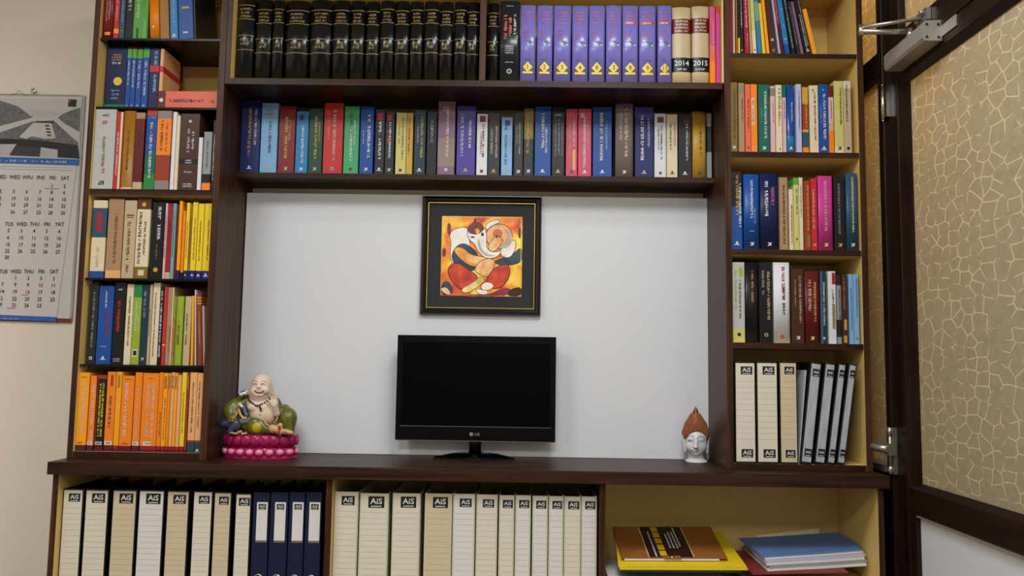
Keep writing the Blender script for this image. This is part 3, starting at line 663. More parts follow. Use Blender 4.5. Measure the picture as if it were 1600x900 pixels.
# the book lying flat on the second shelf
a, c = W(246.5, 154, y=.03), W(339.5, 154, y=.03)
hh = W(290, 142.6, y=.03).z-1.8818
bk = make_book((a.x, .03, 1.8818+hh/2+.0006), hh, c.x-a.x, .15, 'coral', ob(B=[(0, .13, 'maroon')], T=[('ink', .02, .42, .2, .78), ('ink', .05, .55, .88, .95)], O=[('white', 0, .06, .007)], c='ink'),
  'salmon book with maroon end lying flat, calendar-side column, second shelf', G)
bk.rotation_euler.y = math.pi/2

# --- overhead cabinet
G = 'law volumes in the overhead cabinet'
LAW = [(365.5, 393, -6), (394.5, 420.3, -1), (422, 439.4, 0), (441.4, 479, 1), (481, 515.3, 0), (517, 543, 1), (544.5, 567, 1.5), (568.8, 590, 2), (592, 613.4, 1.5), (614, 637, 2), (638.4, 658.8, 2), (661, 683.8, 2), (685, 705.6, 3), (708, 727.5, 2.5), (728, 747.8, 4), (760.5, 778, 5.5)]
ORD = ['first', 'second', 'third', 'fourth', 'fifth', 'sixth', 'seventh', 'eighth', 'ninth', 'tenth', 'eleventh', 'twelfth', 'thirteenth', 'fourteenth', 'fifteenth', 'sixteenth']
law = []
for i, (x0, x1, yt) in enumerate(LAW):
    yb0 = 123+(x0-365)*.0095; s = .012*rg.uniform(-1, 1)
    def gold(pr, s=s):
        for v in (.355, .525, .72, .885): pr.rect(-pr.t*.49, pr.t*.49, (v+s)*pr.h-.0011-.012*0, (v+s)*pr.h+.0011, 'dgold', .0006)
    lab = 'black gold-banded law volume, %s from the calendar-side column, overhead cabinet' % ORD[i] if i < 15 else 'lone black gold-banded law volume right after the cabinet divider'
    law.append((x0, x1, yt, 'black', '', ob(r=.16, g=.22, T='0', L=lab, H=[('dgold', .73+s, .86+s, 3, .66), ('dgold', .40+s, .5+s, 2, .5)], F=gold)))
def purple(n, red):
    def F(pr):
        h, t = pr.h, pr.t
        pr.htext(.80, .93, 'inkplum', 3, .7)
        if red: pr.rect(-.42*t, .42*t, .76*h, .795*h, 'inkred'); pr.htext(.762, .793, 'white', 1, .6)
        else: pr.htext(.75, .79, 'inkplum', 1, .6)
        pr.htext(.56, .69, 'inkplum', 4, .46, -.1)
        pr.b.poly([(x*t, pr.y(x*t, .0006), z*h) for x, z in ((-.12, .55), (.18, .55), (.36, .50), (.3, .485), (.18, .48))], pr.mi('steelb'))
        pr.rect(.2*t, .36*t, .488*h, .502*h, 'white', .0008)
        pr.htext(.29, .315, 'ink', 1, .5)
        r = .34*t; zc = .205*h
        for q, k, d in ((1.1, 'ink', .0005), (1, 'yellow', .0007)):
            R_ = r*q
            for i in range(8):
                xa, xb = -R_+R_*i/4, -R_+R_*(i+1)/4; ha, hb = 1.1*(R_-abs(xa)), 1.1*(R_-abs(xb))
                pr.b.quad((xa, pr.y(xa, d), zc-ha), (xb, pr.y(xb, d), zc-hb), (xb, pr.y(xb, d), zc+hb), (xa, pr.y(xa, d), zc+ha), pr.mi(k))
        pr.rect(-.36*t, .36*t, .118*h, .152*h, 'ink', .00075); pr.rect(-.34*t, .34*t, .121*h, .149*h, 'yellow', .0009); pr.htext(.125, .146, 'ochre', 1, .4)
        pr.text(n, 0, .205, .021, 'ink', .9, .0011)
    return F
PUR = [(812.5, 836), (838.6, 862.8), (865, 891.5), (894, 918.7), (920.3, 945), (947, 971), (972.8, 997), (999, 1025), (1028, 1049.8)]
NUM = ['1', '2', '3', '4', '8', '3', '8', '9', '11']
row(law + [(780, 811, 2, 'char', 'charcoal hardback with red and white titles', ob(r=.05, g=.25, T=[('coral', -.22, .2, .55, .83), ('coral', .02, .16, .58, .80), ('white', .26, .14, .6, .85)], H=[('white', .93, .945, 1, .45), ('silver', .35, .46, 4, .5), ('silver', .24, .26, 1, .5)], O=[('silver', 0, .14, .0085), ('ink', 0, .14, .006)]))] +
 [(a, c, 8.6+.002*(a-812), 'purple', '', ob(r=.07, g=.24, T='0', F=purple(NUM[i], i >= 6), L='purple digest volume with yellow diamond, %s of the purple set, overhead cabinet' % ORD[i])) for i, (a, c) in enumerate(PUR)] +
 [(1051, 1080.5, 11, 'beige', 'thick beige law reports volume lettered 2014', ob(r=.1, B=[(.165, .35, 'black'), (.66, .85, 'maroon')], T='0', H=[('cream', .67, .84, 4, .8), ('white', .18, .22, 1, .6)], S=[('2014', 0, .275, .024, 'white')])),
 (1082, 1108.9, 9.3, 'beige', 'thick beige law reports volume lettered 2015', ob(r=.1, B=[(.165, .35, 'black'), (.66, .85, 'maroon')], T='0', H=[('cream', .67, .84, 4, .8), ('white', .18, .22, 1, .6)], S=[('2015', 0, .275, .024, 'white')])),
 (1109.6, 1118.5, 10, 'pink', 'pink to orange paperback', ob(B=[(0, .3, 'orange'), (.3, .5, 'coral')], T=[('palepink', .1, .25, .4, .8)], pb=1, g=.25)),
 (1119, 1126, 10, 'magenta', 'slim magenta paperback', ob(B=[(.9, 1, 'red')], T='0', pb=1))],
 .022, 1.9803, 118, 'overhead cabinet', None, G, UX0+.0185, UX1-.0055, .2)

# --- ledge above the picture
def fx(*k): return ob(**dict(k))
G = 'books on the ledge above the framed picture'
row([(373.5, 403.6, 157, 'navy', 'thick navy textbook', ob(T=[('gold', -.05, .22, .25, .9), ('palepink', .25, .14, .4, .9)], E='white')),
 (405, 431, 161, 'sky', 'thick pale blue textbook', ob(T=[('navy', .05, .2, .3, .75)], H=[('inkred', .82, .92, 2, .5)], E='gold')),
 (433, 458.7, 166, 'darkred', 'thick dark red textbook', ob(T=[('gold', -.05, .22, .22, .85), ('gold', .15, .12, .5, .8)], E='silver', ek=2)),
 (460, 479.5, 174, 'azure', 'short bright blue textbook', ob(T=[('white', .05, .25, .15, .78)], X=[('navy', -.25, .1, .86, .95)], E='white', ek=2)),
 (480.5, 502, 169, 'dkgreen', 'dark green textbook', ob(T=[('gold', 0, .24, .25, .88), ('gold', .25, .12, .5, .8)], E='silver', ek=2)),
 (503.6, 534, 161, 'red', 'thick bright red textbook', ob(T=[('palepink', .05, .2, .2, .92), ('gold', -.25, .1, .5, .85)], E='silver', ek=1)),
 (535.6, 559, 166, 'mint', 'thick light green textbook', ob(T=[('wine', -.05, .22, .55, .92), ('white', -.02, .2, .22, .7), ('white', .2, .12, .45, .8)], E='inkbrown', ek=1)),
 (561, 582, 166.7, 'royal', 'blue textbook with upright white title', ob(T=[('white', .15, .3, .25, .92), ('palepink', -.25, .1, .45, .65)], E='white', ek=2)),
 (584.7, 599.8, 172, 'char', 'slim charcoal textbook with red top', ob(X=[('inkred', -.3, .3, .84, .95)], T=[('white', 0, .4, .25, .82)], E='white')),
 (600.7, 615, 174.7, 'char', 'slimmer charcoal textbook with red lettering', ob(X=[('inkred', -.3, .2, .86, .95)], T=[('white', 0, .3, .25, .84), ('inkred', -.2, .3, .5, .7)], E='silver', ek=2)),
 (617, 633.6, 176, 'paleyel', 'pale yellow textbook with green title', ob(T=[('dkgreen', .15, .22, .25, .92), ('ochre', -.2, .2, .5, .85)], E='inkpurple', ek=1)),
 (634, 644, 177, 'gold', 'slim gold-yellow textbook', ob(T=[('inkbrown', -.1, .3, .35, .92)])),
 (646, 664, 172, 'petrol', 'dark teal textbook with gold title', ob(T=[('gold', .15, .26, .25, .9), ('grey', -.2, .16, .5, .75)], E='white')),
 (665.6, 681.6, 175.6, 'black', 'black textbook with faint silver title', ob(T=[('grey', 0, .28, .55, .88)], H=[('taupe', .51, .53, 1, .7)])),
 (683, 710, 159, 'mauve', 'tall mauve textbook', ob(B=[(.12, .5, 'taupe')], T=[('cream', .05, .2, .25, .9), ('coral', 0, .1, .3, .6)], H=[('cream', .87, .93, 2, .5)], E='white', ek=2)),
 (712.7, 742, 166, 'violet', 'thick violet textbook', ob(T=[('lilac', -.22, .2, .28, .9), ('white', .2, .16, .4, .8)], E='gold')),
 (744, 761, 178, 'white', 'white textbook with dark square', ob(X=[('wine', -.25, .3, .87, .97)], T=[('ink', .1, .22, .3, .84), ('inkred', -.1, .2, .35, .7)], E='crimson', ek=1)),
 (762, 780.5, 177, 'char', 'charcoal textbook with red crest', ob(T=[('beige', -.2, .2, .35, .75), ('beige', .2, .2, .3, .8)], X=[('wine', -.2, .25, .84, .92)], E='gold')),
 (782.7, 800, 183.6, 'sky', 'short pale blue textbook', ob(T=[('royal', -.1, .3, .2, .9), ('lime', .3, .16, .4, .7)], X=[('navy', -.2, .4, .86, .95)], E='gold', ek=2)),
 (802.6, 817, 176, 'char', 'charcoal textbook with thin silver title', ob(T=[('beige', .1, .2, .35, .85), ('grey', -.2, .16, .5, .8)], E='white', ek=2)),
 (818, 833, 170, 'olive', 'dark book with olive top and gold title', ob(B=[(0, .55, 'char')], T=[('gold', -.1, .3, .35, .92), ('gold', .25, .14, .6, .9)], E='white', ek=2)),
 (835, 860.5, 166.7, 'royal', 'thick blue textbook with white stacked title', ob(T=[('white', 0, .28, .42, .9), ('white', .2, .14, .35, .7)], E='white')),
 (862, 882, 167, 'ink', 'black textbook with three faint columns', ob(T=[('grey', -.22, .12, .3, .85), ('grey', .05, .16, .3, .82), ('grey', .3, .1, .3, .8)], H=[('silver', .86, .9, 1, .6)], E='beige')),
 (884, 902, 170, 'rose', 'rose textbook with yellow title', ob(T=[('gold', -.15, .2, .3, .85), ('white', .2, .2, .45, .85)], E='wine', ek=2, X=[('peach', .1, .4, .1, .4)])),
 (903, 924, 170, 'rose', 'rose textbook with white title', ob(T=[('white', -.02, .22, .15, .88), ('palepink', .25, .14, .4, .8)], X=[('palepink', -.3, -.05, .87, .93)], E='white')),
 (926, 956, 167.6, 'royal', 'thick blue textbook with gold and white title', ob(T=[('cream', -.05, .22, .25, .92), ('sky', .22, .12, .4, .8)], E='white')),
 (961.8, 989.7, 160, 'taupe', 'tall taupe textbook with orange lettering', ob(B=[(.92, 1, 'mauve')], T=[('white', .1, .24, .3, .92), ('coral', .12, .16, .3, .5), ('palepink', -.2, .16, .5, .85)], E='white', ek=2, r=.06)),
 (992, 1021, 167.6, 'violet', 'thick violet-blue textbook with star crest', ob(B=[(0, .85, 'navy')], T=[('white', -.1, .22, .25, .88), ('lilac', .25, .14, .45, .85)], E='palepink')),
 (1022.8, 1041, 177.7, 'white', 'white textbook with brown square', ob(X=[('inkbrown', -.25, .3, .86, .95)], T=[('ink', .1, .2, .3, .82), ('ink', -.15, .14, .4, .8)], E='tan', ek=1)),
 (1041.8, 1058.7, 179, 'cream', 'cream textbook with green and pink title', ob(T=[('dkgreen', -.15, .2, .42, .85), ('pink', .25, .2, .5, .88)], E='maroon')),
 (1060, 1081, 179, 'char', 'charcoal textbook with white diagonal title', ob(T=[('white', .15, .18, .28, .85), ('gold', .3, .1, .5, .7)], E='white', X=[('maroon', -.1, .3, .86, .93)])),
 (1082.7, 1103.5, 173.8, 'gold', 'golden yellow textbook', ob(T=[('inkbrown', .1, .2, .35, .8)], E='inkbrown', ek=1, r=.08)),
 (1105, 1112.5, 177, 'grey', 'slim grey and black textbook', ob(B=[(.4, .8, 'char')], T=[('white', 0, .4, .8, .95)]))],
 .158, 1.7020, 266, 'ledge above the picture', None, G, LX1+.002, RX0-.002, .15)

# --- column beside the door
G = 'books in the column beside the door'
CS = 'door-side column, '
R1 = [(1140, 1146, -30, 'darkred', 'slim dark red booklet', 0), (1146.3, 1149.6, -24, 'palepink', 'slim pale pink booklet', 0), (1151, 1153.6, -20, 'ochre', 'very slim ochre booklet', -.5), (1154, 1157, -22, 'yellow', 'very slim yellow-footed booklet', -1.5), (1157.5, 1163.8, -26, 'black', 'slim black booklet with white lettering', -2.5),
 (1164.2, 1173.2, -30, 'crimson', 'crimson book with white title', -4), (1173.6, 1176, -22, 'peach', 'very slim peach booklet', -5), (1177, 1184, -25, 'cream', 'cream and yellow booklet', -6), (1184.6, 1191.8, -12, 'azure', 'bright blue booklet', -6.5), (1192.6, 1198, 4, 'yellow', 'slim short yellow booklet', -7.5), (1199, 1204, -18, 'amber', 'slim amber booklet', -9),
 (1205, 1217.3, -28, 'brown', 'wide brown book', -9.5), (1218, 1221, -20, 'lilac', 'very slim lilac booklet', -10), (1221.7, 1227.3, -25, 'wine', 'slim wine red booklet', -10.5), (1228, 1237, -30, 'azure', 'bright blue leaning book', -11), (1238, 1245.5, -22, 'black', 'black leaning book', -11.5), (1246.3, 1252.6, 2, 'char', 'slim charcoal book', -11.5), (1253, 1258.6, 2, 'mauve', 'slim mauve booklet', -12), (1259.2, 1271, -18, 'ink', 'thick black book with white lettering', -12), (1271.5, 1278.5, 14, 'amber', 'short amber booklet', -12)]
acc = {4: ob(T=[('white', 0, .4, .4, .9)], E='white'), 5: ob(T=[('white', 0, .4, .35, .85), ('palepink', .1, .2, .1, .3)]), 7: ob(B=[(.35, 1, 'paleyel')], T='0', E='dkgreen', ek=1), 8: ob(T='0', B=[(.55, .85, 'aqua')], E='navy'), 11: ob(T='0', X=[('peach', -.2, .2, .2, .235)], E='tan', ek=2), 13: ob(T=[('grey', -.1, .3, .5, .9)], B=[(.45, .8, 'rust')]), 14: ob(T='0', O=[('palepink', 0, .22, .003), ('sky', 0, .4, .003), ('sky', .1, .62, .0025)], B=[(0, .16, 'royal')]), 15: ob(T=[('silver', 0, .4, .1, .8)]), 16: ob(T=[('grey', 0, .3, .2, .9)]), 18: ob(T=[('white', -.1, .2, .1, .6), ('silver', .2, .2, .15, .9)], E='white'), 3: ob(T='0', B=[(.25, 1, 'char')])}
def leanrow():
    zb, ys = 2.0799, .018
    def ang(x): return math.radians(-12)*min(1, max(0, (x-1150)/(1272-1150)))
    for i, (x0, x1, yt, col, desc, deg) in enumerate(R1):
        lean = ang(x0); nx = R1[i+1][0] if i+1 < len(R1) else x1+1
        a = W(x0, 80, y=ys).x; c = W(nx, 80, y=ys).x
        h = (W(x0, yt, y=ys).z-zb)/math.cos(lean)
        t = min((c-a)-.26*(math.tan(lean)-math.tan(ang(nx))), W(x1, 80, y=ys).x-a)*math.cos(lean)-.0005
        o = acc.get(i, ob(T='0')); o['pb'] = 1
        pn = PAL[R1[i-1][3]][1] if i else None; nn = PAL[R1[i+1][3]][1] if i < len(R1)-1 else None
        lab = '%s between %s and %s books, door-side column, top shelf' % (desc, pn, nn) if pn and nn else '%s %s the row, door-side column, top shelf' % (desc, 'ending' if pn else 'starting')
        if nwords(lab) > 15: lab = '%s, door-side column, top shelf' % desc
        make_book((a+.5*t/math.cos(lean)+.0004, ys+rg.uniform(0, .006), zb), max(t, .0015), h, .16, col, o, lab, G, lean)
leanrow()
row([(1141, 1153, 129, 'olive', 'olive green book', ob(T=[('inkbrown', .1, .4, .2, .9)], E='white', ek=2)),
 (1154.7, 1164, 130, 'tan', 'slim tan book', ob(T=[('inkbrown', .1, .3, .45, .78)], B=[(.86, .97, 'taupe')])),
 (1165, 1173.5, 132, 'coral', 'coral paperback', ob(T=[('inkred', .05, .4, .3, .8)], E='magenta', ek=1)),
 (1174, 1184, 132, 'orange', 'orange paperback with cream strip', ob(X=[('cream', -.4, 0, .4, .8)], T=[('inkbrown', -.2, .3, .42, .78)], E='white', ek=1)),
 (1186, 1203, 132, 'teal', 'teal green hardback', ob(T=[('white', .15, .26, .2, .92), ('mint', -.2, .16, .45, .68)], E='white', ek=2)),
 (1204.7, 1212, 135, 'palepink', 'slim pale pink book with darker top', ob(T=[('coral', .1, .3, .45, .75)], B=[(.85, .97, 'taupe')])),
 (1213, 1223, 133, 'cream', 'cream book with green lettering', ob(T=[('green', .1, .4, .5, .95), ('gold', 0, .3, .4, .7)], O=[('green', .1, .06, .003)])),
 (1224, 1230, 133, 'palepink', 'slim pale book with green top', ob(T=[('inkpurple', 0, .3, .5, .78)], B=[(.82, 1, 'teal')])),
 (1231, 1242, 133, 'azure', 'glossy blue rounded book', ob(T=[('white', .2, .25, .48, .75)], B=[(.25, 1, 'royal')], E='white', r=.12, g=.25)),
 (1245, 1253.5, 131.7, 'lilac', 'lilac-white paperback', ob(T=[('royal', .05, .3, .35, .9)], pb=1)),
 (1255, 1264, 136.7, 'gold', 'yellow and red book with blue foot', ob(B=[(0, .09, 'orange'), (.09, .32, 'steelb'), (.36, .75, 'rust')], T=[('yellow', .1, .3, .4, .75)], pb=1)),
 (1266, 1279.5, 134, 'cream', 'worn cream book with brown title', ob(T=[('inkbrown', .1, .25, .2, .9)], O=[('ochre', -.1, .93, .004)])),
 (1280, 1295.8, 132, 'royal', 'blue hardback with white title', ob(T=[('white', .1, .3, .22, .86), ('sky', -.25, .14, .45, .7)], E='white', O=[('sky', 0, .92, .003)])),
 (1296.2, 1304, 134, 'orange', 'orange-footed book with red top', ob(B=[(.34, .42, 'beige'), (.44, .83, 'palepink'), (.83, 1, 'maroon')], T=[('inkred', 0, .3, .5, .78)])),
 (1305, 1319, 127, 'cream', 'tall cream book', ob(T=[('inkbrown', .2, .25, .4, .92)], B=[(.1, 1, 'paleyel')], E='maroon', ek=2)),
 (1319.5, 1331.5, 127, 'cream', 'tall cream-white book', ob(T=[('ink', -.1, .25, .45, .95)], E='ink', ek=1, B=[(0, .9, 'beige')]))],
 .015, 1.7543, 231, CS+'second shelf', None, G, RI0, RI1, .18)
row([(1143.3, 1160.8, 268, 'royal', 'blue book with black top and gold title', ob(B=[(.55, 1, 'ink')], T=[('gold', .05, .3, .45, .95), ('white', .3, .25, .3, .85)], E='white')),
 (1163, 1187.5, 272.5, 'royal', 'thick royal blue book with white title', ob(T=[('white', 0, .2, .4, .92), ('sky', .2, .12, .35, .55)], H=[('white', .235, .25, 1, .35)], E='white', ek=2, r=.1)),
 (1189, 1217.5, 271, 'dkblue', 'thick dark blue book with white and pink title', ob(T=[('white', -.15, .24, .45, .9), ('pink', .2, .2, .6, .82)], E='white', ek=2, r=.05)),
 (1219, 1232, 277.5, 'tan', 'tan hardback', ob(T=[('ink', 0, .3, .1, .9)])),
 (1234, 1240.8, 296, 'cream', 'short slim cream book', ob(T=[('inkbrown', .1, .35, .1, .75)], pb=1)),
 (1241.2, 1249.5, 278, 'paleyel', 'pale yellow book with green top', ob(B=[(.9, 1, 'lgreen')], T=[('teal', .1, .35, .5, .85)], E='ink', ek=2, ev=.15)),
 (1250, 1256.2, 277.5, 'cream', 'slim off-white book', ob(T=[('inkbrown', 0, .3, .45, .9)], pb=1)),
 (1257.5, 1268, 282.5, 'rust', 'rust red book with gold title', ob(T=[('gold', .1, .35, .3, .95)], X=[('olive', -.1, .4, .05, .22)])),
 (1268.6, 1278, 279, 'red', 'red book with white title', ob(T=[('white', -.1, .25, .3, .85)], E='palepink', ek=2)),
 (1280, 1302.5, 275, 'magenta', 'thick magenta hardback', ob(T=[('palepink', 0, .2, .25, .95)], E='cream', ek=2, r=.05)),
 (1305, 1321.7, 275, 'ink', 'near-black hardback', ob(T=[('grey', -.05, .25, .22, .9)], E='beige', ek=2)),
 (1324, 1341.5, 271, 'steelb', 'steel blue hardback', ob(T=[('cream', .05, .22, .25, .95)], E='white', ek=2, r=.08))],
 .006, 1.4389, 384, CS+'third shelf', None, G, RI0, RI1, .19)
row([(1145.5, 1164.4, 410, 'cream', 'cream book with pale green foot', ob(B=[(0, .17, 'paleyel'), (.17, 1, 'silver')], T=[('lime', -.25, .2, .4, .9), ('ink', .1, .2, .3, .78)], X=[('lime', .05, .35, .82, .93)], E='ink', ek=1, ev=.1)),
 (1165, 1186.4, 410, 'ink', 'black hardback with gold title', ob(T=[('tan', .05, .2, .5, .9)], r=.05, g=.3)),
 (1186.8, 1207.8, 410, 'black', 'black hardback with eye emblem', ob(T=[('beige', .2, .24, .3, .9), ('grey', -.2, .2, .6, .9)], E='beige', ek=1, ev=.1)),
 (1210, 1235.7, 410, 'white', 'thick white book with red and black title', ob(T=[('crimson', .1, .24, .55, .95), ('ink', .12, .2, .35, .7)], E='inkred', ek=0, r=.04)),
 (1237.6, 1257, 420, 'brown', 'brown hardback with gold title', ob(T=[('beige', .2, .2, .25, .9), ('peach', -.2, .12, .5, .85)], E='white', ek=2)),
 (1259, 1282, 424, 'maroon', 'maroon hardback with gold title', ob(T=[('beige', -.15, .24, .45, .88), ('peach', .2, .18, .3, .85)], E='cream', ek=2, r=.05)),
 (1283, 1293, 424, 'petrol', 'dark blue-teal slim book', ob(T=[('white', .1, .3, .25, .85)], X=[('steelb', -.5, -.1, 0, 1)], E='white', ek=2)),
 (1296, 1308, 424, 'white', 'white book with red top patch', ob(T=[('inkbrown', .1, .35, .25, .75)], X=[('crimson', 0, .45, .82, .98), ('tan', 0, .4, .2, .55)], pb=1)),
 (1309, 1316, 430, 'grey', 'slim grey-black book', ob(T=[('ink', .1, .3, .2, .8)], B=[(.85, 1, 'char'), (.1, .35, 'char')])),
 (1317, 1325.2, 428.7, 'brown', 'brown and gold slim book', ob(T=[('coral', -.1, .35, .5, .95)], X=[('gold', -.2, .3, .2, .35), ('gold', -.3, .3, .02, .12)], pb=1)),
 (1328, 1335, 428.7, 'sky', 'slim pale blue book', ob(T=[('royal', 0, .3, .2, .8)], pb=1)),
 (1335.4, 1343.5, 428.7, 'sky', 'pale blue book with red dot', ob(T=[('royal', .1, .3, .4, .95)], O=[('rust', 0, .08, .003)], pb=1))],
 .012, 1.1434, 530, CS+'fourth shelf', None, G, RI0, RI1, .19)
# ---------------------------------------------------------------- box files
mat('labelcream', (214, 205, 186), .6, var=.05, scale=25); mat('labeltan', (202, 185, 154), .6, var=.06, scale=25); mat('labelwhite', (214, 210, 206), .6, var=.04, scale=25)
mat('labelgrey', (170, 172, 178), .28, var=.45, scale=5, stretch=(30, 1, 3)); mat('ruling', (150, 140, 122), .7); mat('logoblack', (14, 13, 13), .5); mat('logowhite', (224, 222, 216), .5)
mat('fileblack', (12, 13, 16), .38, var=.15); mat('filenavy', (16, 24, 58), .35, var=.12); mat('filecream', (200, 192, 168), .5, var=.06); mat('filegreen', (190, 196, 164), .5, var=.06); mat('filepapers', (60, 52, 40), .8)
AIS = {}
def lettering(st, size, key, sx=1):
    b = MB()
    for poly in text_verts(st, 0, 0, size, sx): b.poly([(x, 0, z) for x, z in poly])
    return b.mesh('lettering', [key])
def box_file(loc, t, h, D, body, label_mat, label, group, lean=0, style='full', logos=(.912,), lines=True):
    root = thing('box_file', label, 'box file', loc, group)
    link('cover', book_cover(h, t, D, 0, [(0, h, 0)], [body], .0022), root)
    b = MB(); b.box(-t/2+.004, t/2-.004, .02, D-.012, .004, h*.84); b.build('papers', 'filepapers' if body != 'filecream' else 'filepapers', root)
    if style == 'full':
        w = t-.007 if body == 'fileblack' else t-.009; z0, z1 = .006, h-.004
        lb = bx('spine_label', [label_mat], root, -w/2, w/2, -.0009, -.0001, z0, z1)
        if lines:
            b = MB(); n = 14
            for k in range(n):
                z = z0+(z1-z0)*(.02+.82*(k+.5)/n)
                if logos[-1] < .2 and z < h*.22: continue
                b.quad((-w*.47, -.00115, z), (w*.47, -.00115, z), (w*.47, -.00115, z+.0006), (-w*.47, -.00115, z+.0006))
            b.build('ruled_lines', 'ruling', lb)
    else:
        w = .033; z0, z1 = h*.51, h*.90; cx = .004
        lb = bx('spine_label', [label_mat], root, cx-w/2, cx+w/2, -.0009, -.0001, z0, z1)
        bx('holder_strip', ['steel'], lb, cx-w/2, cx+w/2, -.0014, -.0001, z0-.006, z0-.001)
        b = MB(); R = .0125; b.tube([(R*math.cos(q*math.pi/10), -.0006, (.036)+R*math.sin(q*math.pi/10)) for q in range(21)], .0022, 6); b.build('finger_ring', 'chrome', root)
        b = MB(); b.poly([(R*math.cos(q*math.pi/10), -.0003, (.036)+R*math.sin(q*math.pi/10)) for q in range(20)]); b.build('finger_hole', 'logoblack', root)
        w = w*1.1; logos = ((z1-.014)/h,)
    for v in logos:
        lw = w*(.62 if w > .045 or style != 'full' else .8); lh = max(lw*.70, .024) if style == 'full' else .017; cx2 = .004
        if style == 'full': cx2 = w*.08
        z = v*h
        bx('logo_plate', ['logoblack'], lb, cx2-lw/2, cx2+lw/2, -.0013, -.00095, z-lh/2, z+lh/2)
        key = round(lw, 3)
        if key not in AIS: AIS[key] = lettering('AiS', lw*.5, 'logowhite', 1.1)
        link('logo_lettering', AIS[key], lb, (cx2, -.0016, z+lh*.06))
        bx('logo_underline', ['logowhite'], lb, cx2-lw*.33, cx2+lw*.33, -.0016, -.00135, z-lh*.40, z-lh*.33)
    if lean:
        root.rotation_euler.y = lean; root.location.z += abs(t/2*math.sin(lean))+.0003
    return root
G = 'box files under the counter'
FY = -.045
B1 = [(90.5, 131.5, 764, 'labelcream'), (134, 171, 765, 'labelcream'), (176.5, 215, 765.5, 'labeltan'), (217.5, 258, 766, 'labelwhite'), (261.5, 297, 767, 'labeltan'), (302.5, 333.5, 767.5, 'labelcream'), (335, 363, 769, 'labeltan'), (368.5, 394, 771, 'labelcream')]
dsc = {'labelcream': 'cream', 'labeltan': 'tan', 'labelwhite': 'white'}
for i, (a, c, yt, lm) in enumerate(B1):
    A, C = W(a, 765, y=FY).x, W(c, 765, y=FY).x
    A = max(A, CABX[0][1]+.001)
    box_file(((A+C)/2, FY, CB0+.0005), C-A-.0006, W((a+c)/2, yt, y=FY).z-CB0, .27, 'fileblack', lm, 'black box file with %s spine paper, %s from the calendar wall under the counter' % (dsc[lm], ORD[i]), G)
for i, (a, c) in enumerate(((396, 421.5), (423, 451), (452.5, 476.8), (478, 503.5))):
    A, C = W(a, 775, y=FY).x, W(c, 775, y=FY).x
    box_file(((A+C)/2, FY, CB0+.0005), C-A-.0006, W((a+c)/2, 769.5, y=FY).z-CB0, .275, 'filenavy', 'labelwhite', 'navy lever arch file with small white label, %s of the four navy ones' % ORD[i], G, style='small')
B2 = [(520.5, 560.5, 768.5, 'labelcream', 'filecream'), (562.5, 608, 771, 'labelcream', 'filegreen'), (613.5, 657.5, 771, 'labelcream', 'filecream'), (664, 707, 771.5, 'labeltan', 'filecream'), (708, 743, 772, 'labelwhite', 'filecream'), (744.5, 778, 773, 'labelcream', 'filecream'), (780, 804.3, 774, 'labelcream', 'filecream'), (805.3, 830, 774, 'labelwhite', 'filegreen'), (832, 856.6, 775, 'labelwhite', 'filecream'), (857.5, 881, 775.5, 'labelwhite', 'filecream'), (881.6, 908, 776, 'labelcream', 'filegreen'), (908.4, 933, 776, 'labelwhite', 'filecream')]
for i, (a, c, yt, lm, bm_) in enumerate(B2):
    A, C = W(a, 775, y=FY).x, W(c, 775, y=FY).x
    A = max(A, CABX[1][1]+.001)
    box_file(((A+C)/2, FY, CB0+.0005), C-A-.0006, W((a+c)/2, yt, y=FY).z-CB0, .27, bm_, lm, 'all-cream box file, %s from the navy files in the middle compartment' % ORD[i], G)
G = 'box files in the column beside the door'
for i, (a, c, lm) in enumerate(((1148.8, 1182, 'labelcream'), (1183, 1217, 'labelcream'), (1219, 1247.5, 'labeltan'))):
    A, C = max(W(a, 715, y=.004).x, RI0+.0008), W(c, 715, y=.004).x
    box_file(((A+C)/2, .004, .7694), C-A-.0006, W((a+c)/2, 565.5, y=.004).z-.7694, .235, 'fileblack', lm, 'upright black box file with ruled cream spine, %s in the door-side column' % ORD[i], G, logos=(.915, .10))
for i, (a, c, deg, yt) in enumerate(((1250.5, 1268.5, 6.8, 566), (1272, 1289, 7.3, 567), (1291.5, 1304.5, 7.8, 567.5), (1307, 1320, 8.2, 568))):
    A, C = W(a, 720, y=.002).x, W(c, 720, y=.002).x; ln = math.radians(deg)
    box_file(((A+C)/2, .002, .7694), (C-A)*math.cos(ln)-.0008, (W((a+c)/2+20, yt, y=.002).z-.7694)/math.cos(ln)-.004, .235, 'fileblack', 'labelgrey', 'leaning black box file with creased grey spine, %s of four, door-side column' % ORD[i], G, ln, logos=(.9, .11), lines=False)

b = MB(); b.box(0, .0012, .012, .22, 0, .292); o = b.build('paper_sheet', 'whitepaper', loc=(W(1249.0, 720, y=.004).x, .0, .7696))
o.rotation_euler.y = math.radians(5.6); tag(o, 'white sheet of card leaning between the upright and the leaning box files', 'card')
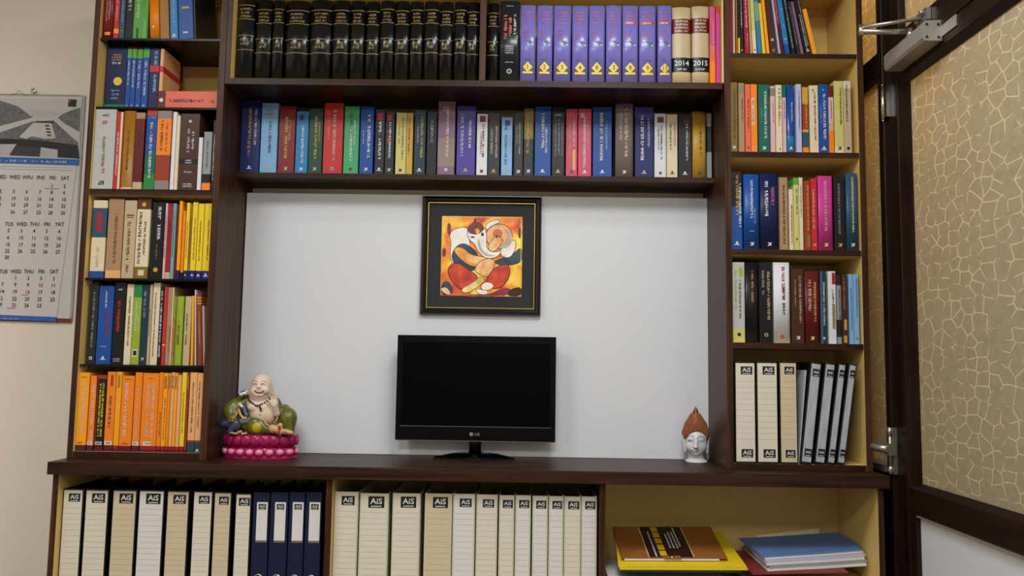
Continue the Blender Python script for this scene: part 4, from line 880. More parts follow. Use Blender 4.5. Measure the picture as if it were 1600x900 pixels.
# ---------------------------------------------------------------- television
TVY = .178
p00, p10, p11 = W(617.5, 690, y=TVY), W(868.5, 690, y=TVY), W(868, 525.5, y=TVY)
tx0, tx1, tz0, tz1 = -.4235, .1105, .8065, 1.1575
tv = thing('television', 'small black flat television standing on the counter', 'television', ((tx0+tx1)/2, .2, .75))
def tl(x, y, z): return (x-tv.location.x, y-tv.location.y, z-tv.location.z)
def tb(name, mt, x0, x1, y0, y1, z0, z1, par=None, bevel=0):
    a, c = tl(x0, y0, z0), tl(x1, y1, z1); return bx(name, [mt], par or tv, a[0], c[0], a[1], c[1], a[2], c[2], bevel=bevel)
body = tb('housing', 'blacksatin', tx0+.01, tx1-.01, TVY+.016, TVY+.044, tz0+.012, tz1-.012, bevel=.006)
b = MB(); sx0, sx1, sz0, sz1 = tx0+.019, tx1-.019, .856, tz1-.024
for (x0, x1, z0, z1) in ((tx0, tx1, sz1, tz1), (tx0, tx1, tz0+.003, sz0), (tx0, sx0, sz0, sz1), (sx1, tx1, sz0, sz1)):
    a, c = tl(x0, TVY, z0), tl(x1, TVY+.0155, z1); b.box(a[0], c[0], a[1], c[1], a[2], c[2])
bz = b.build('bezel', 'blackgloss', tv)
tb('screen', 'blackscreen', sx0-.001, sx1+.001, TVY+.003, TVY+.006, sz0-.001, sz1+.001)
mat('greyplastic', (120, 120, 118), .25); mat('tvsilver', (176, 176, 172), .3, metal=.6)
tb('lower_lip', 'greyplastic', tx0, tx1, TVY+.002, TVY+.013, tz0, tz0+.0028)
tb('trim_line', 'greyplastic', sx0-.004, sx1+.004, TVY-.0008, TVY, sz0-.0016, sz0-.0004, bz)
o = link('logo_lettering', lettering('LG', .0125, 'tvsilver', 1.1), bz, tl(-.1495, TVY-.0008, .830))
b = MB(); b.poly([(.0062*math.cos(2*math.pi*k/18), 0, .0062*math.sin(2*math.pi*k/18)) for k in range(18)]); b.build('logo_disc', 'tvsilver', bz, tl(-.169, TVY-.0006, .8305))
b = MB(); b.box(-.0008, .0022, 0, .0001, -.0034, -.0026); b.box(-.0008, 0, 0, .0001, -.003, .0034); b.ball((-.0026, 0, .0018), (.0009, .0001, .0009), 8, 4); b.build('logo_face', 'blackgloss', bz, tl(-.169, TVY-.0009, .8305))
b = MB(); zz = .7665
b.cyl(tl(-.157, TVY+.026, zz-.004), tl(-.157, TVY+.026, tz0+.03), .021, 16); b.build('neck', 'blackgloss', tv)
b = MB(); N = 12; pts = []       # shield shaped stand plate
for k in range(N+1):
    u = -1+2*k/N; pts.append((-.157+.135*u, .152+.018*u*u, .0))
back = [(-.157+.1, .236), (-.157-.1, .236)]
top = [(-.157+(x+.157)*.55, .176+(y-.152)*.8) for x, y, _ in pts]+[(-.157+.05, .226), (-.157-.05, .226)]
bot = [(x, y) for x, y, _ in pts]+back
n = len(bot)
for k in range(n):
    j = (k+1) % n
    b.quad(tl(*bot[k], .7503), tl(*bot[j], .7503), tl(*bot[j], .7555), tl(*bot[k], .7555)); b.quad(tl(*bot[k], .7555), tl(*bot[j], .7555), tl(*top[j], .7665), tl(*top[k], .7665))
b.poly([tl(*p, .7665) for p in top]); b.poly([tl(*p, .7503) for p in bot[::-1]])
b.build('stand_plate', 'blackgloss', tv)

# ---------------------------------------------------------------- framed picture
fx0, fx1, fz0, fz1 = -.3605, .0578, 1.2325, 1.6472; PY = .2565
pf = thing('framed_picture', 'black framed square painting of a seated elephant-headed drummer', 'picture', ((fx0+fx1)/2, PY, (fz0+fz1)/2))
mat('framewood', (18, 12, 10), .2, var=.3, scale=30); mat('matboard', (30, 33, 35), .75, var=.06, scale=200)
cx, cz = pf.location.x, pf.location.z
HW, HH = (fx1-fx0)/2, (fz1-fz0)/2
def frame_ring(name, prof, mt, par):
    """prof: (inset from the outer edge, y from the wall)"""
    b = MB()
    for side in range(4):
        for (i0, y0), (i1, y1) in zip(prof[:-1], prof[1:]):
            def c(i, y, k): return ((1, 1), (-1, 1), (-1, -1), (1, -1))[k % 4][0]*(HW-i), -y, ((1, 1), (-1, 1), (-1, -1), (1, -1))[k % 4][1]*(HH-i)
            b.quad(c(i0, y0, side), c(i0, y0, side+1), c(i1, y1, side+1), c(i1, y1, side))
    return b.build(name, mt, par)
frame_ring('frame', [(0, 0), (0, .014), (.003, .020), (.010, .023), (.017, .019), (.020, .016), (.022, .0155)], 'framewood', pf)
frame_ring('gilt_slip', [(.022, .0155), (.0225, .0165), (.0245, .0165), (.0255, .010)], 'goldleaf', pf)
b = MB(); b.quad((-HW+.0255, -.008, -HH+.0255), (HW-.0255, -.008, -HH+.0255), (HW-.0255, -.008, HH-.0255), (-HW+.0255, -.008, HH-.0255)); b.build('mat_board', 'matboard', pf)
b = MB(); b.box(-HW+.002, HW-.002, -.006, -.0005, -HH+.002, HH-.002); b.build('backing', 'blacksatin', pf)
ix0, ix1, iz0, iz1 = -.289-cx, -.0085-cx, 1.298-cz, 1.578-cz
def ip(u, v): return ix0+(ix1-ix0)*u/712, iz1-(iz1-iz0)*v/706     # picture units, origin top left of the print
def paintmat(key, cols, scale, dist=1.0):
    m, nt, p, N, L = nodes(key)
    tc = N('ShaderNodeTexCoord'); no = N('ShaderNodeTexNoise'); no.inputs['Scale'].default_value = scale; no.inputs['Distortion'].default_value = dist; L(tc.outputs['Object'], no.inputs[0])
    cr = N('ShaderNodeValToRGB'); el = cr.color_ramp.elements
    while len(el) < len(cols): el.new(.5)
    for k, c in enumerate(cols): el[k].position = .33+.34*k/(len(cols)-1); el[k].color = lin(c)+(1,)
    L(no.outputs[0], cr.inputs[0]); L(cr.outputs[0], p.inputs['Base Color']); p.inputs['Roughness'].default_value = .35
    MATS[key] = m
paintmat('pt_bg', [(196, 52, 16), (240, 120, 20), (250, 190, 40), (250, 225, 90)], 11)
for k, c in dict(white=((224, 214, 200), (246, 240, 230)), flesh=((226, 150, 74), (246, 206, 150)), orange=((222, 130, 30), (244, 180, 60)), red=((176, 40, 14), (222, 78, 26)), blue=((14, 26, 40), (46, 72, 92)), maroon=((70, 12, 20), (130, 26, 34)), drum=((232, 160, 96), (240, 184, 122)), drumc=((186, 92, 48), (206, 110, 60)), gold=((214, 170, 60), (246, 226, 170)), dark=((26, 14, 12), (40, 20, 14)), pink=((200, 40, 60), (230, 90, 100)), foot=((240, 220, 190), (250, 236, 210)), wine=((110, 20, 50), (150, 40, 70)), shade=((178, 160, 142), (200, 184, 166))).items(): paintmat('pt_'+k, c, 28, .4)
b = MB(); b.quad((ix0, -.0083, iz0), (ix1, -.0083, iz0), (ix1, -.0083, iz1), (ix0, -.0083, iz1)); art = b.build('art_print', 'pt_bg', pf)
frame_ring('mount_edge', [(HW+ix0-.0015, .0081), (HW+ix0-.0015, .0090), (HW+ix0+.0004, .0090), (HW+ix0+.0004, .0084)], 'goldleaf', pf)
lay = [0]
def smooth(pts, n=2):
    for _ in range(n):
        q = []
        for i in range(len(pts)):
            a, c = pts[i], pts[(i+1) % len(pts)]
            q += [(a[0]*.75+c[0]*.25, a[1]*.75+c[1]*.25), (a[0]*.25+c[0]*.75, a[1]*.25+c[1]*.75)]
        pts = q
    return pts
def shape(name, col, pts, outline=5, sm=2):
    pts = smooth([(u, v) for u, v in pts], sm) if sm else pts
    lay[0] += 1; y = -.0084-.00003*lay[0]
    b = MB(); mats = ['pt_'+col]
    if outline:
        ar = sum(pts[i][0]*pts[(i+1) % len(pts)][1]-pts[(i+1) % len(pts)][0]*pts[i][1] for i in range(len(pts))); sg = 1 if ar > 0 else -1
        out = []
        for i in range(len(pts)):
            a, c = pts[i-1], pts[(i+1) % len(pts)]; dx, dy = c[0]-a[0], c[1]-a[1]; L = math.hypot(dx, dy) or 1
            out.append((min(711, max(1, pts[i][0]+sg*dy/L*outline)), min(705, max(1, pts[i][1]-sg*dx/L*outline))))
        mats.append('pt_dark'); x = [(ip(*p)[0], y, ip(*p)[1]) for p in out]; b.poly(x[::-1] if sg > 0 else x, 1)
    x = [(ip(min(711, max(1, u)), min(705, max(1, v)))[0], y-.000015, ip(u, min(705, max(1, v)))[1]) for u, v in pts]; b.poly(x, 0)
    return b.build(name, mats, art)
def ell(cx_, cy_, rx, ry, n=22): return [(cx_+rx*math.cos(2*math.pi*k/n), cy_+ry*math.sin(2*math.pi*k/n)) for k in range(n)]
shape('painted_flame', 'maroon', ell(60, 115, 17, 55), 0, 0); shape('painted_flame', 'maroon', ell(690, 140, 17, 52), 0, 0); shape('painted_flame', 'maroon', ell(22, 325, 16, 40), 0, 0)
shape('painted_ear', 'white', [(75, 150), (110, 115), (200, 95), (235, 130), (240, 220), (255, 270), (200, 250), (130, 290), (95, 340), (110, 410), (100, 430), (75, 350), (85, 230), (70, 190)])
shape('painted_shawl', 'blue', [(95, 330), (130, 270), (190, 240), (260, 275), (330, 340), (300, 480), (230, 480), (120, 430), (95, 380)])
shape('painted_shawl', 'blue', [(460, 400), (540, 370), (640, 330), (700, 270), (712, 330), (705, 400), (610, 430), (500, 425)])
shape('painted_ear', 'white', [(380, 90), (420, 45), (500, 28), (512, 50), (460, 70), (430, 90), (400, 120)])
shape('painted_ear', 'white', [(520, 290), (600, 230), (650, 200), (655, 270), (620, 350), (570, 365), (525, 340)])
shape('painted_drum', 'drum', ell(505, 175, 116, 106), 6, 0); shape('painted_drum_rim', 'shade', ell(540, 190, 84, 92), 0, 0); shape('painted_drum_skin', 'drum', ell(488, 172, 96, 92), 2, 0); shape('painted_drum_spot', 'drumc', ell(492, 150, 44, 40), 0, 0)
shape('painted_head', 'white', [(222, 140), (250, 90), (340, 80), (385, 120), (396, 190), (390, 260), (420, 310), (480, 320), (530, 300), (500, 350), (430, 375), (370, 360), (310, 290), (290, 240), (240, 205)])
shape('painted_cap', 'maroon', [(228, 130), (240, 80), (290, 52), (345, 65), (374, 110), (330, 150), (300, 160), (250, 150)]); shape('painted_topknot', 'dark', [(268, 60), (285, 42), (280, 20), (300, 15), (300, 30), (300, 45), (310, 60)], 0)
shape('painted_mark', 'orange', [(288, 95), (305, 125), (318, 90), (325, 130), (340, 110), (322, 168), (300, 150)], 0)
shape('painted_eye', 'dark', ell(272, 186, 20, 8), 0, 0); shape('painted_eye', 'dark', ell(358, 160, 13, 17), 0, 0)
shape('painted_trunk_shade', 'shade', [(325, 180), (335, 240), (360, 300), (420, 345), (500, 340), (430, 358), (360, 340), (318, 260)], 0)
shape('painted_arm', 'orange', [(108, 300), (140, 272), (200, 290), (240, 330), (290, 350), (380, 360), (420, 390), (350, 440), (270, 445), (190, 400), (130, 340)]); shape('painted_forearm', 'flesh', [(215, 330), (280, 355), (380, 365), (400, 390), (330, 420), (260, 415), (215, 380)], 0); shape('painted_bangle', 'gold', [(200, 370), (230, 322), (242, 326), (215, 378)], 2)
shape('painted_belly', 'flesh', [(290, 470), (340, 400), (400, 375), (460, 380), (475, 430), (440, 500), (400, 540), (330, 510)])
shape('painted_hand', 'flesh', [(410, 280), (430, 230), (460, 190), (478, 170), (478, 200), (505, 165), (506, 200), (530, 175), (520, 215), (545, 200), (520, 250), (470, 310), (430, 305)])
shape('painted_thigh', 'red', [(60, 470), (95, 425), (160, 420), (240, 480), (330, 535), (300, 600), (190, 660), (120, 600), (70, 530)], 7); shape('painted_thigh', 'red', [(410, 540), (480, 450), (570, 420), (605, 450), (600, 540), (540, 620), (450, 640), (400, 590)], 7)
shape('painted_hem', 'gold', [(170, 650), (300, 580), (340, 530), (385, 555), (370, 590), (290, 650), (220, 685)], 4)
shape('painted_foot', 'foot', [(350, 620), (385, 580), (450, 590), (468, 620), (430, 650), (370, 655)], 4); shape('painted_foot', 'foot', [(310, 660), (330, 640), (370, 655), (420, 660), (410, 690), (340, 690)], 4)
shape('painted_rug', 'wine', [(200, 702), (260, 690), (420, 695), (520, 640), (600, 630), (640, 660), (570, 702)], 0); shape('painted_corner', 'dark', [(580, 702), (610, 640), (711, 615), (711, 703)], 0, 1); shape('painted_corner', 'blue', [(2, 600), (60, 570), (110, 640), (100, 700), (2, 704)], 0, 1); shape('painted_corner', 'flesh', [(2, 640), (50, 630), (95, 690), (60, 700), (2, 660)], 0, 1)
# ---------------------------------------------------------------- wall calendar
CY = WY-.004
cal = thing('wall_calendar', 'three-month wall calendar with black and white photo hanging from a nail', 'calendar', (-1.79, CY, 1.6))
def cp(px, py, d=0): w_ = W(px, py, y=CY-d); return (w_.x-cal.location.x, w_.y-cal.location.y, w_.z-cal.location.z)
mat('calpaper', (206, 200, 196), .55, var=.03, scale=10); mat('calblue', (40, 96, 176), .5); mat('calgrey1', (178, 176, 174), .6, var=.15, scale=60); mat('calgrey2', (104, 104, 104), .6, var=.75, scale=90); mat('calgrey3', (58, 58, 60), .6, var=.8, scale=120); mat('calgrey4', (34, 34, 36), .6, var=.95, scale=160); mat('calred', (176, 40, 44), .5); mat('calink', (40, 40, 46), .5); mat('calbrown', (116, 44, 30), .5); mat('calsky', (190, 187, 184), .6, var=.05)
def sheet4(name, mt, px, d0, d1, par=cal):
    f = [cp(x, y, d1) for x, y in px]; k = [(p[0], -d0, p[2]) for p in f]
    b = MB(); b.poly(f[::-1]); n = len(f)
    for i in range(n): b.quad(f[i], f[(i+1) % n], k[(i+1) % n], k[i])
    return b.build(name, mt, par)
sheet4('rear_leaves', 'calgrey1', [(-70, 146), (133, 149), (124, 300), (112, 502), (-78, 494)], 0, .004)
sheet4('brown_foot', 'calbrown', [(-78, 492), (111.5, 497), (111, 504), (-78, 499)], .0041, .0045)
sheet4('leaf', 'calpaper', [(-70, 148), (129, 151), (124.5, 255), (109, 498), (-78, 491)], .0041, .0062)
front = sheet4('front_leaf', 'calpaper', [(-70, 150), (128, 153), (120, 258), (88, 498), (-78, 490)], .0063, .0085)
d = [.0088]
def flat(name, mt, px, par=front):
    d[0] += .00004; b = MB(); b.poly([cp(x, y, d[0]) for x, y in px][::-1]); return b.build(name, mt, par)
ph = flat('photo_print', 'calsky', [(-70, 152), (127, 155), (123.5, 249), (-70, 243)])
flat('photo_hill', 'calgrey2', [(-70, 150), (0, 157), (28, 166), (52, 184), (0, 200), (-70, 205)]); flat('photo_hill', 'calgrey2', [(126, 168), (112, 172), (98, 178), (90, 184), (124, 212)]); flat('photo_ridge', 'calgrey1', [(44, 171), (70, 173), (96, 176), (86, 183), (50, 183)])
flat('photo_road', 'calsky', [(-70, 202), (0, 197), (50, 184), (84, 184), (124, 206), (123, 219), (110, 212), (84, 187), (52, 188), (0, 206), (-70, 215)])
flat('photo_field', 'calgrey2', [(-70, 216), (0, 207), (50, 190), (84, 188), (112, 214), (122, 222), (122, 228), (60, 219), (-70, 219)]); flat('photo_building', 'calsky', [(30, 214), (42, 202), (52, 192), (80, 192), (87, 216), (70, 217), (50, 213), (40, 217)]); flat('photo_window', 'calgrey4', [(56, 189), (84, 190), (84, 193), (56, 191)])
for k in range(4): flat('photo_window', 'calgrey3', [(70+k*1.2, 195+k*5), (77+k, 195.4+k*5), (77.6+k, 198+k*5), (70.6+k*1.2, 197.6+k*5)])
flat('photo_crowd', 'calgrey4', [(-70, 216), (20, 217), (60, 219), (122, 227), (124, 248), (90, 246), (-70, 238)]); flat('photo_ground', 'calgrey1', [(-70, 226), (26, 225), (14, 243), (-70, 240)]); flat('photo_ground', 'calgrey1', [(64, 230), (90, 234), (90, 246), (62, 245)]); flat('photo_lorry', 'calgrey3', [(26, 228), (62, 230), (62, 245), (15, 243)])
flat('photo_stamp', 'calgrey4', [(107, 155), (120, 155.5), (119, 167), (106, 166.5)]); flat('photo_stamp', 'calred', [(107, 156), (111, 156), (111, 160), (107, 160)])
bl = flat('blue_band', 'calblue', [(-70, 243), (123.5, 249), (122.5, 258.5), (-70, 253)])
class PW(Print): pass
def scribble(name, mt, x0, y0, x1, y1, hgt):
    """row of letter-like marks between two pixels"""
    d[0] += .00004; b = MB(); a = Vector(cp(x0, y0, d[0])); c = Vector(cp(x1, y1, d[0])); L = (c-a).length; u = (c-a)/L; w_ = Vector((0, 0, 1)); s = 0
    while s < L:
        if rg.random() < .16: s += hgt*.6; continue
        g = hgt*rg.uniform(.5, .75)
        for _ in range(3):
            k = rg.randrange(3); p = a+u*(s+(g*rg.random() if k else 0)); q = p+w_*hgt if k != 1 else p+u*g*.6
            if k == 1: p = p+w_*hgt*rg.random(); q = p+u*g*.6
            n = (q-p).normalized(); m_ = Vector((-n.z, 0, n.x))*hgt*.1
            b.quad(p-m_, q-m_, q+m_, p+m_)
        s += g*1.25
    return b.build(name, mt, front)
for x0, x1 in ((-60, -30), (-22, 3), (8, 31), (34, 57), (62, 81), (86, 103)): scribble('band_lettering', 'calpaper', x0, 252+x0*.028, x1, 252+x1*.028, .0075)
for yy in (262, 266): flat('rule_line', 'calgrey1', [(-70, yy-4), (112, yy), (112, yy+.5), (-70, yy-3.5)])
XS = [(2.5, 23, 43, 63.5, 82, 101.5), (-12, 14, 34, 54, 73.5, 93), (-14, 5, 25, 45, 64.5, 84.5)]
YS = [(277.5, (290, 300, 311, 321, 332)), (350.5, (361, 372, 383, 393, 403)), (424.5, (435, 445.5, 456.5, 467.5, 477.5))]
def stamp(st, px, py, size, mt):
    d[0] += .000004; o = cp(px, py, d[0]); b = MB()
    for poly in text_verts(st, 0, 0, size, .9): b.poly([(x+o[0], o[1], z+o[2]) for x, z in poly])
    return b.build('day_lettering', mt, front)
for mth in range(3):
    hd, rows_ = CAL[mth]; yh, yr = YS[mth]
    for k, st in enumerate(hd):
        if st: stamp(st, XS[mth][k], yh+.03*(k-3)*(-3.0 if mth == 0 else 1) if mth else yh+.022*(XS[0][k]-50), .0195, 'calink')
    for r_, rw in enumerate(rows_):
        for k, st in enumerate(rw):
            if st:
                red = mth == 2 and (st, k) in (('10', 4), ('16', 3), ('25', 2))
                px = XS[mth][k]-1.0*(r_+1)*.7
                stamp(st, px, yr[r_]+.022*(px-50), .0185, 'calred' if red else 'calink')
flat('date_underline', 'calred', [(33.5, 460), (44, 460.4), (44, 461.2), (33.5, 460.8)]); flat('date_underline', 'calred', [(10, 481), (24, 481.6), (24, 482.4), (10, 481.8)]); flat('date_underline', 'calgrey2', [(69, 294), (92, 295), (92, 295.6), (69, 294.6)])
flat('foot_band', 'calblue', [(-78, 488.5), (88.3, 495.5), (87.6, 502.5), (-78, 496)]); scribble('foot_lettering', 'calpaper', 0, 498.6, 28, 499.3, .004)
b = MB()
for k in range(64):
    px = -68+k*3.1; p = cp(px, 148+px*.013, .0085); b.tube([(p[0], p[1]+.006, p[2]+.003), (p[0], p[1]-.001, p[2]+.004), (p[0], p[1]-.001, p[2]-.004), (p[0], p[1]+.004, p[2]-.004)], .0006, 4)
b.build('wire_binding', 'steel', cal)
b = MB(); p = Vector(cp(30, 147.5, .006)); b.tube([p+Vector((-.03, 0, .0)), p+Vector((-.008, -.002, .002)), p+Vector((-.006, -.003, .010)), p+Vector((0, -.004, .0125)), p+Vector((.006, -.003, .010)), p+Vector((.008, -.002, .002)), p+Vector((.03, 0, .0))], .0011, 6); b.build('hanger', 'steel', cal)
p = W(56, 145, y=WY); b = MB(); b.cyl((p.x, WY-.001, p.z+.006), (p.x, WY-.022, p.z+.008), .0018, 8); b.cyl((p.x, WY-.022, p.z+.008), (p.x, WY-.0235, p.z+.008), .0042, 10); b.ball((p.x, WY-.016, p.z+.002), (.009, .003, .010), 12, 8)
tag(b.build('wall_nail', 'chrome'), 'shiny nail and ring from which the wall calendar hangs', 'nail')

# ---------------------------------------------------------------- folders and papers in the open compartment
mat('kraft', (150, 92, 40), .5, var=.08); mat('yellowfold', (222, 190, 24), .45, var=.06); mat('bluefold', (96, 128, 178), .55, var=.05); mat('maroonfold', (130, 44, 34), .55, var=.1); mat('beigefold', (232, 214, 172), .6); mat('greenfold', (30, 38, 34), .5); mat('lilacpaper', (190, 180, 206), .6, var=.05); mat('greypaper', (150, 148, 150), .6, var=.1); mat('bandbrown', (44, 22, 16), .45); mat('bandyellow', (216, 170, 30), .5)
def slab(name, mt, FL, FR, BR, BL, th, wav=0, nx=10, ny=7, lab=None, cat='paper', group=None, seed=0):
    """thin sheaf through four corner points with a gently uneven surface"""
    r = random.Random(seed); ph1, ph2 = r.uniform(0, 6), r.uniform(0, 6)
    c = (Vector(FL)+Vector(FR)+Vector(BR)+Vector(BL))/4
    b = MB(); idx = {}
    for s in (0, 1):
        for j in range(ny+1):
            for i in range(nx+1):
                u, v = i/nx, j/ny
                p = (Vector(FL)*(1-u)+Vector(FR)*u)*(1-v)+(Vector(BL)*(1-u)+Vector(BR)*u)*v-c
                p.z += wav*(math.sin(5*u+ph1)*.6+math.sin(9*u+4*v+ph2)*.4)*(.4+.6*abs(2*v-1))-(0 if s else th)
                idx[s, i, j] = len(b.v); b.v.append(tuple(p))
    def f(*q): b.f.append(tuple(idx[k] for k in q)); b.m.append(0); b.sm.append(False)
    for j in range(ny):
        for i in range(nx):
            f((1, i, j), (1, i+1, j), (1, i+1, j+1), (1, i, j+1)); f((0, i, j), (0, i, j+1), (0, i+1, j+1), (0, i+1, j))
    for i in range(nx): f((0, i, 0), (0, i+1, 0), (1, i+1, 0), (1, i, 0)); f((0, i+1, ny), (0, i, ny), (1, i, ny), (1, i+1, ny))
    for j in range(ny): f((0, 0, j+1), (0, 0, j), (1, 0, j), (1, 0, j+1)); f((0, nx, j), (0, nx, j+1), (1, nx, j+1), (1, nx, j))
    o = b.build(name, mt, loc=c)
    if lab: tag(o, lab, cat, group)
    return o
GP = 'folders stacked in the open compartment'
def lerp(a, b_, t): return a*(1-t)+b_*t
def down(P, dz, k=0): return [Vector((p.x, p.y, p.z-dz)) for p in P]
KF = [W(972, 872, y=-.02), W(1137, 872.5, y=-.02), W(1110, 823, y=.215), W(957, 823, y=.215)]
kb = thing('document_folder', 'brown card folder with dark printed band topping the yellow folder pile', 'folder', (sum(KF, Vector())/4)[:], GP)
kl = kb.location
def q4(name, mt, FL, FR, BR, BL, th, par):
    b = MB(); T_ = [Vector(p)-kl for p in (FL, FR, BR, BL)]; B_ = [p-Vector((0, 0, th)) for p in T_]
    b.quad(*T_); b.quad(*B_[::-1])
    for i in range(4): b.quad(B_[i], B_[(i+1) % 4], T_[(i+1) % 4], T_[i])
    return b.build(name, mt, par)
def kp(u, v, up=0): p = lerp(lerp(KF[0], KF[1], u), lerp(KF[3], KF[2], u), v); return Vector((p.x, p.y, p.z+up))
q4('cover', 'kraft', *KF, .0016, kb)
q4('contents', 'whitepaper', kp(.02, -.01, -.002), kp(.92, -.012, -.002), kp(.95, .96, -.002), kp(.02, .96, -.002), .004, kb)
q4('back_cover', 'kraft', *down(KF, .0065), .0016, kb)
bd = q4('printed_band', 'bandbrown', kp(.265, .03, .0003), kp(.685, .03, .0003), kp(.685, .995, .0003), kp(.265, .995, .0003), .0002, kb)
q4('band_edge', 'beigefold', kp(.258, .03, .0003), kp(.266, .03, .0003), kp(.266, .995, .0003), kp(.258, .995, .0003), .0002, bd)
q4('band_edge', 'beigefold', kp(.684, .03, .0003), kp(.692, .03, .0003), kp(.692, .995, .0003), kp(.684, .995, .0003), .0002, bd)
b = MB()
for i in range(5):
    v0 = .06+.19*i
    q = [kp(.375, v0, .0006), kp(.44, v0, .0006), kp(.44, v0+.16, .0006), kp(.375, v0+.16, .0006)]; b.quad(*[p-kl for p in q])
b.build('band_title', 'bandyellow', bd)['kind'] = 'stuff'
b = MB()
for u, v0, v1 in ((.335, .05, .8), (.50, .3, .75), (.535, .3, .78), (.57, .3, .8), (.60, .35, .95)):
    v = v0
    while v < v1:
        g = rg.uniform(.02, .045); q = [kp(u-.008, v, .0006), kp(u+.008, v, .0006), kp(u+.008, v+g, .0006), kp(u-.008, v+g, .0006)]; b.quad(*[p-kl for p in q]); v += g+.014
b.build('band_small_print', 'whitepaper', bd)['kind'] = 'stuff'
q4('clasp_tab', 'ochre_tab' if 'ochre_tab' in MATS else 'kraft', kp(.40, -.03, .001), kp(.56, -.03, .001), kp(.56, .07, .001), kp(.40, .07, .001), .0012, kb)
b = MB(); c0 = kp(.475, .01, .001)-kl; b.cyl(c0, c0+Vector((0, -.0005, .004)), .0075, 14); b.ball(c0+Vector((0, -.0005, .004)), (.005, .005, .002)); b.build('clasp_button', 'chrome', kb)
def on_plane(P, x, y, dz):
    """point over (x, y) on the sheet through the corners P, lowered by dz"""
    n = (P[1]-P[0]).cross(P[3]-P[0]); return Vector((x, y, P[0].z-(n.x*(x-P[0].x)+n.y*(y-P[0].y))/n.z-dz))
YF = [(W(966, 881, y=-.048).x, -.048), (W(1166, 887, y=-.048).x, -.048), (.665, .20), (.31, .20)]
slab('document_folder', 'yellowfold', *[on_plane(KF, x, y, .0092) for x, y in YF], .0055, .0003, lab='bright yellow plastic folder directly beneath the brown folder', cat='folder', group=GP, seed=1)
slab('document_folder', 'yellowfold', *[on_plane(KF, x+.004, y-.004, .0158) for x, y in YF], .005, .0003, lab='second yellow plastic folder, under the bright yellow one', cat='folder', group=GP, seed=1)
slab('document_folder', 'greenfold', *[on_plane(KF, x, y, .0218) for x, y in ((.30, -.055), (.66, -.055), (.65, .19), (.31, .19))], .005, .0003, lab='dark green folder under the two yellow folders', cat='folder', group=GP, seed=1)
def flatpile(name, mt, x0, x1, y0, y1, z0, z1, lab, cat, group, ang=0, wav=.0006, seed=0):
    cx_, cy_ = (x0+x1)/2, (y0+y1)/2; ca, sa = math.cos(ang), math.sin(ang)
    P = [Vector((cx_+(x-cx_)*ca-(y-cy_)*sa, cy_+(x-cx_)*sa+(y-cy_)*ca, z1)) for x, y in ((x0, y0), (x1, y0), (x1, y1), (x0, y1))]
    return slab(name, mt, *P, z1-z0, wav, lab=lab, cat=cat, group=group, seed=seed)
flatpile('paper_sheaf', 'greypaper', .275, .60, -.03, .2, CB0+.0012, CB0+.022, 'grey paper bundle at the bottom of the yellow folder pile', 'papers', GP, seed=3)
flatpile('document_folder', 'folderblack', .272, .66, -.05, .2, CB0+.024, CB0+.040, 'black folder under the dark green folder', 'folder', GP, .01, seed=4)
flatpile('paper_sheaf', 'whitepaper', .268, .62, -.052, .19, CB0+.042, CB0+.058, 'white papers jutting out under the dark green folder', 'papers', GP, -.01, seed=5)
# right hand heap
zb = CB0+.0012
BF = [W(1191.6, 867.5, y=-.03), W(1351, 853.8, y=.05), W(1316, 831.6, y=.225), W(1154, 839.5, y=.165)]
BF[1].x = min(BF[1].x, 1.062); BF[2].x = min(BF[2].x, 1.062)
BP = [BF[0], BF[1], BF[2], BF[0]+(BF[2]-BF[1])]
slab('document_folder', 'bluefold', *[on_plane(BP, p.x, p.y, 0) for p in BF], .002, .0002, lab='blue card folder lying on top of the paper heap', cat='folder', group=GP, seed=30)
flatpile('paper_sheaf', 'greypaper', .70, 1.06, -.055, .2, zb, zb+.032, 'thick grey paper bundle at the bottom of the blue folder heap', 'papers', GP, .0, seed=7)
flatpile('paper_sheaf', 'beigefold', .70, 1.062, -.06, .19, zb+.034, zb+.050, 'beige card folder under the maroon folder', 'papers', GP, .0, seed=8)
names = [('bluefold', 'thin blue sleeve just under the top blue folder', .003), ('whitepaper', 'uppermost white papers in the heap under the blue folder', .005), ('lilacpaper', 'lilac papers in the heap under the blue folder', .0055), ('whitepaper', 'middle white papers in the heap under the blue folder', .0075), ('greypaper', 'grey papers in the heap under the blue folder', .007), ('whitepaper', 'lowest white papers in the heap under the blue folder', .0065)]
dz = .0026
for i, (mt, lab, th) in enumerate(names):
    fx_ = BF[0].x+rg.uniform(-.004, .008)+.002*i; fy_ = -.034-.003*i+rg.uniform(-.003, .003); rx2 = min(1.060-rg.uniform(0, .008), 1.064)
    C4 = [(fx_, fy_), (rx2, .02-.006*i+rg.uniform(-.006, .006)), (rx2, .215), (fx_-.008, .18+rg.uniform(-.01, .01))]
    slab('paper_sheaf', mt, *[on_plane(BP, x, y, dz) for x, y in C4], th, .0007, lab=lab, cat='papers', group=GP, seed=40)
    dz += th+.0012
slab('document_folder', 'maroonfold', *[on_plane(BP, x, y, dz+.0006) for x, y in ((.695, -.06), (.98, -.06), (.98, .19), (.665, .19))], .003, .0003, lab='maroon folder sticking out beside the white paper heap', cat='folder', group=GP, seed=6)
slab('document_folder', 'beigefold', W(1188, 848, y=.238), W(1282, 842, y=.238), W(1279, 825.5, y=.2480), W(1184, 836.5, y=.2480), .012, 0, lab='beige folder standing upright behind the blue folder', cat='folder', group=GP, seed=31)
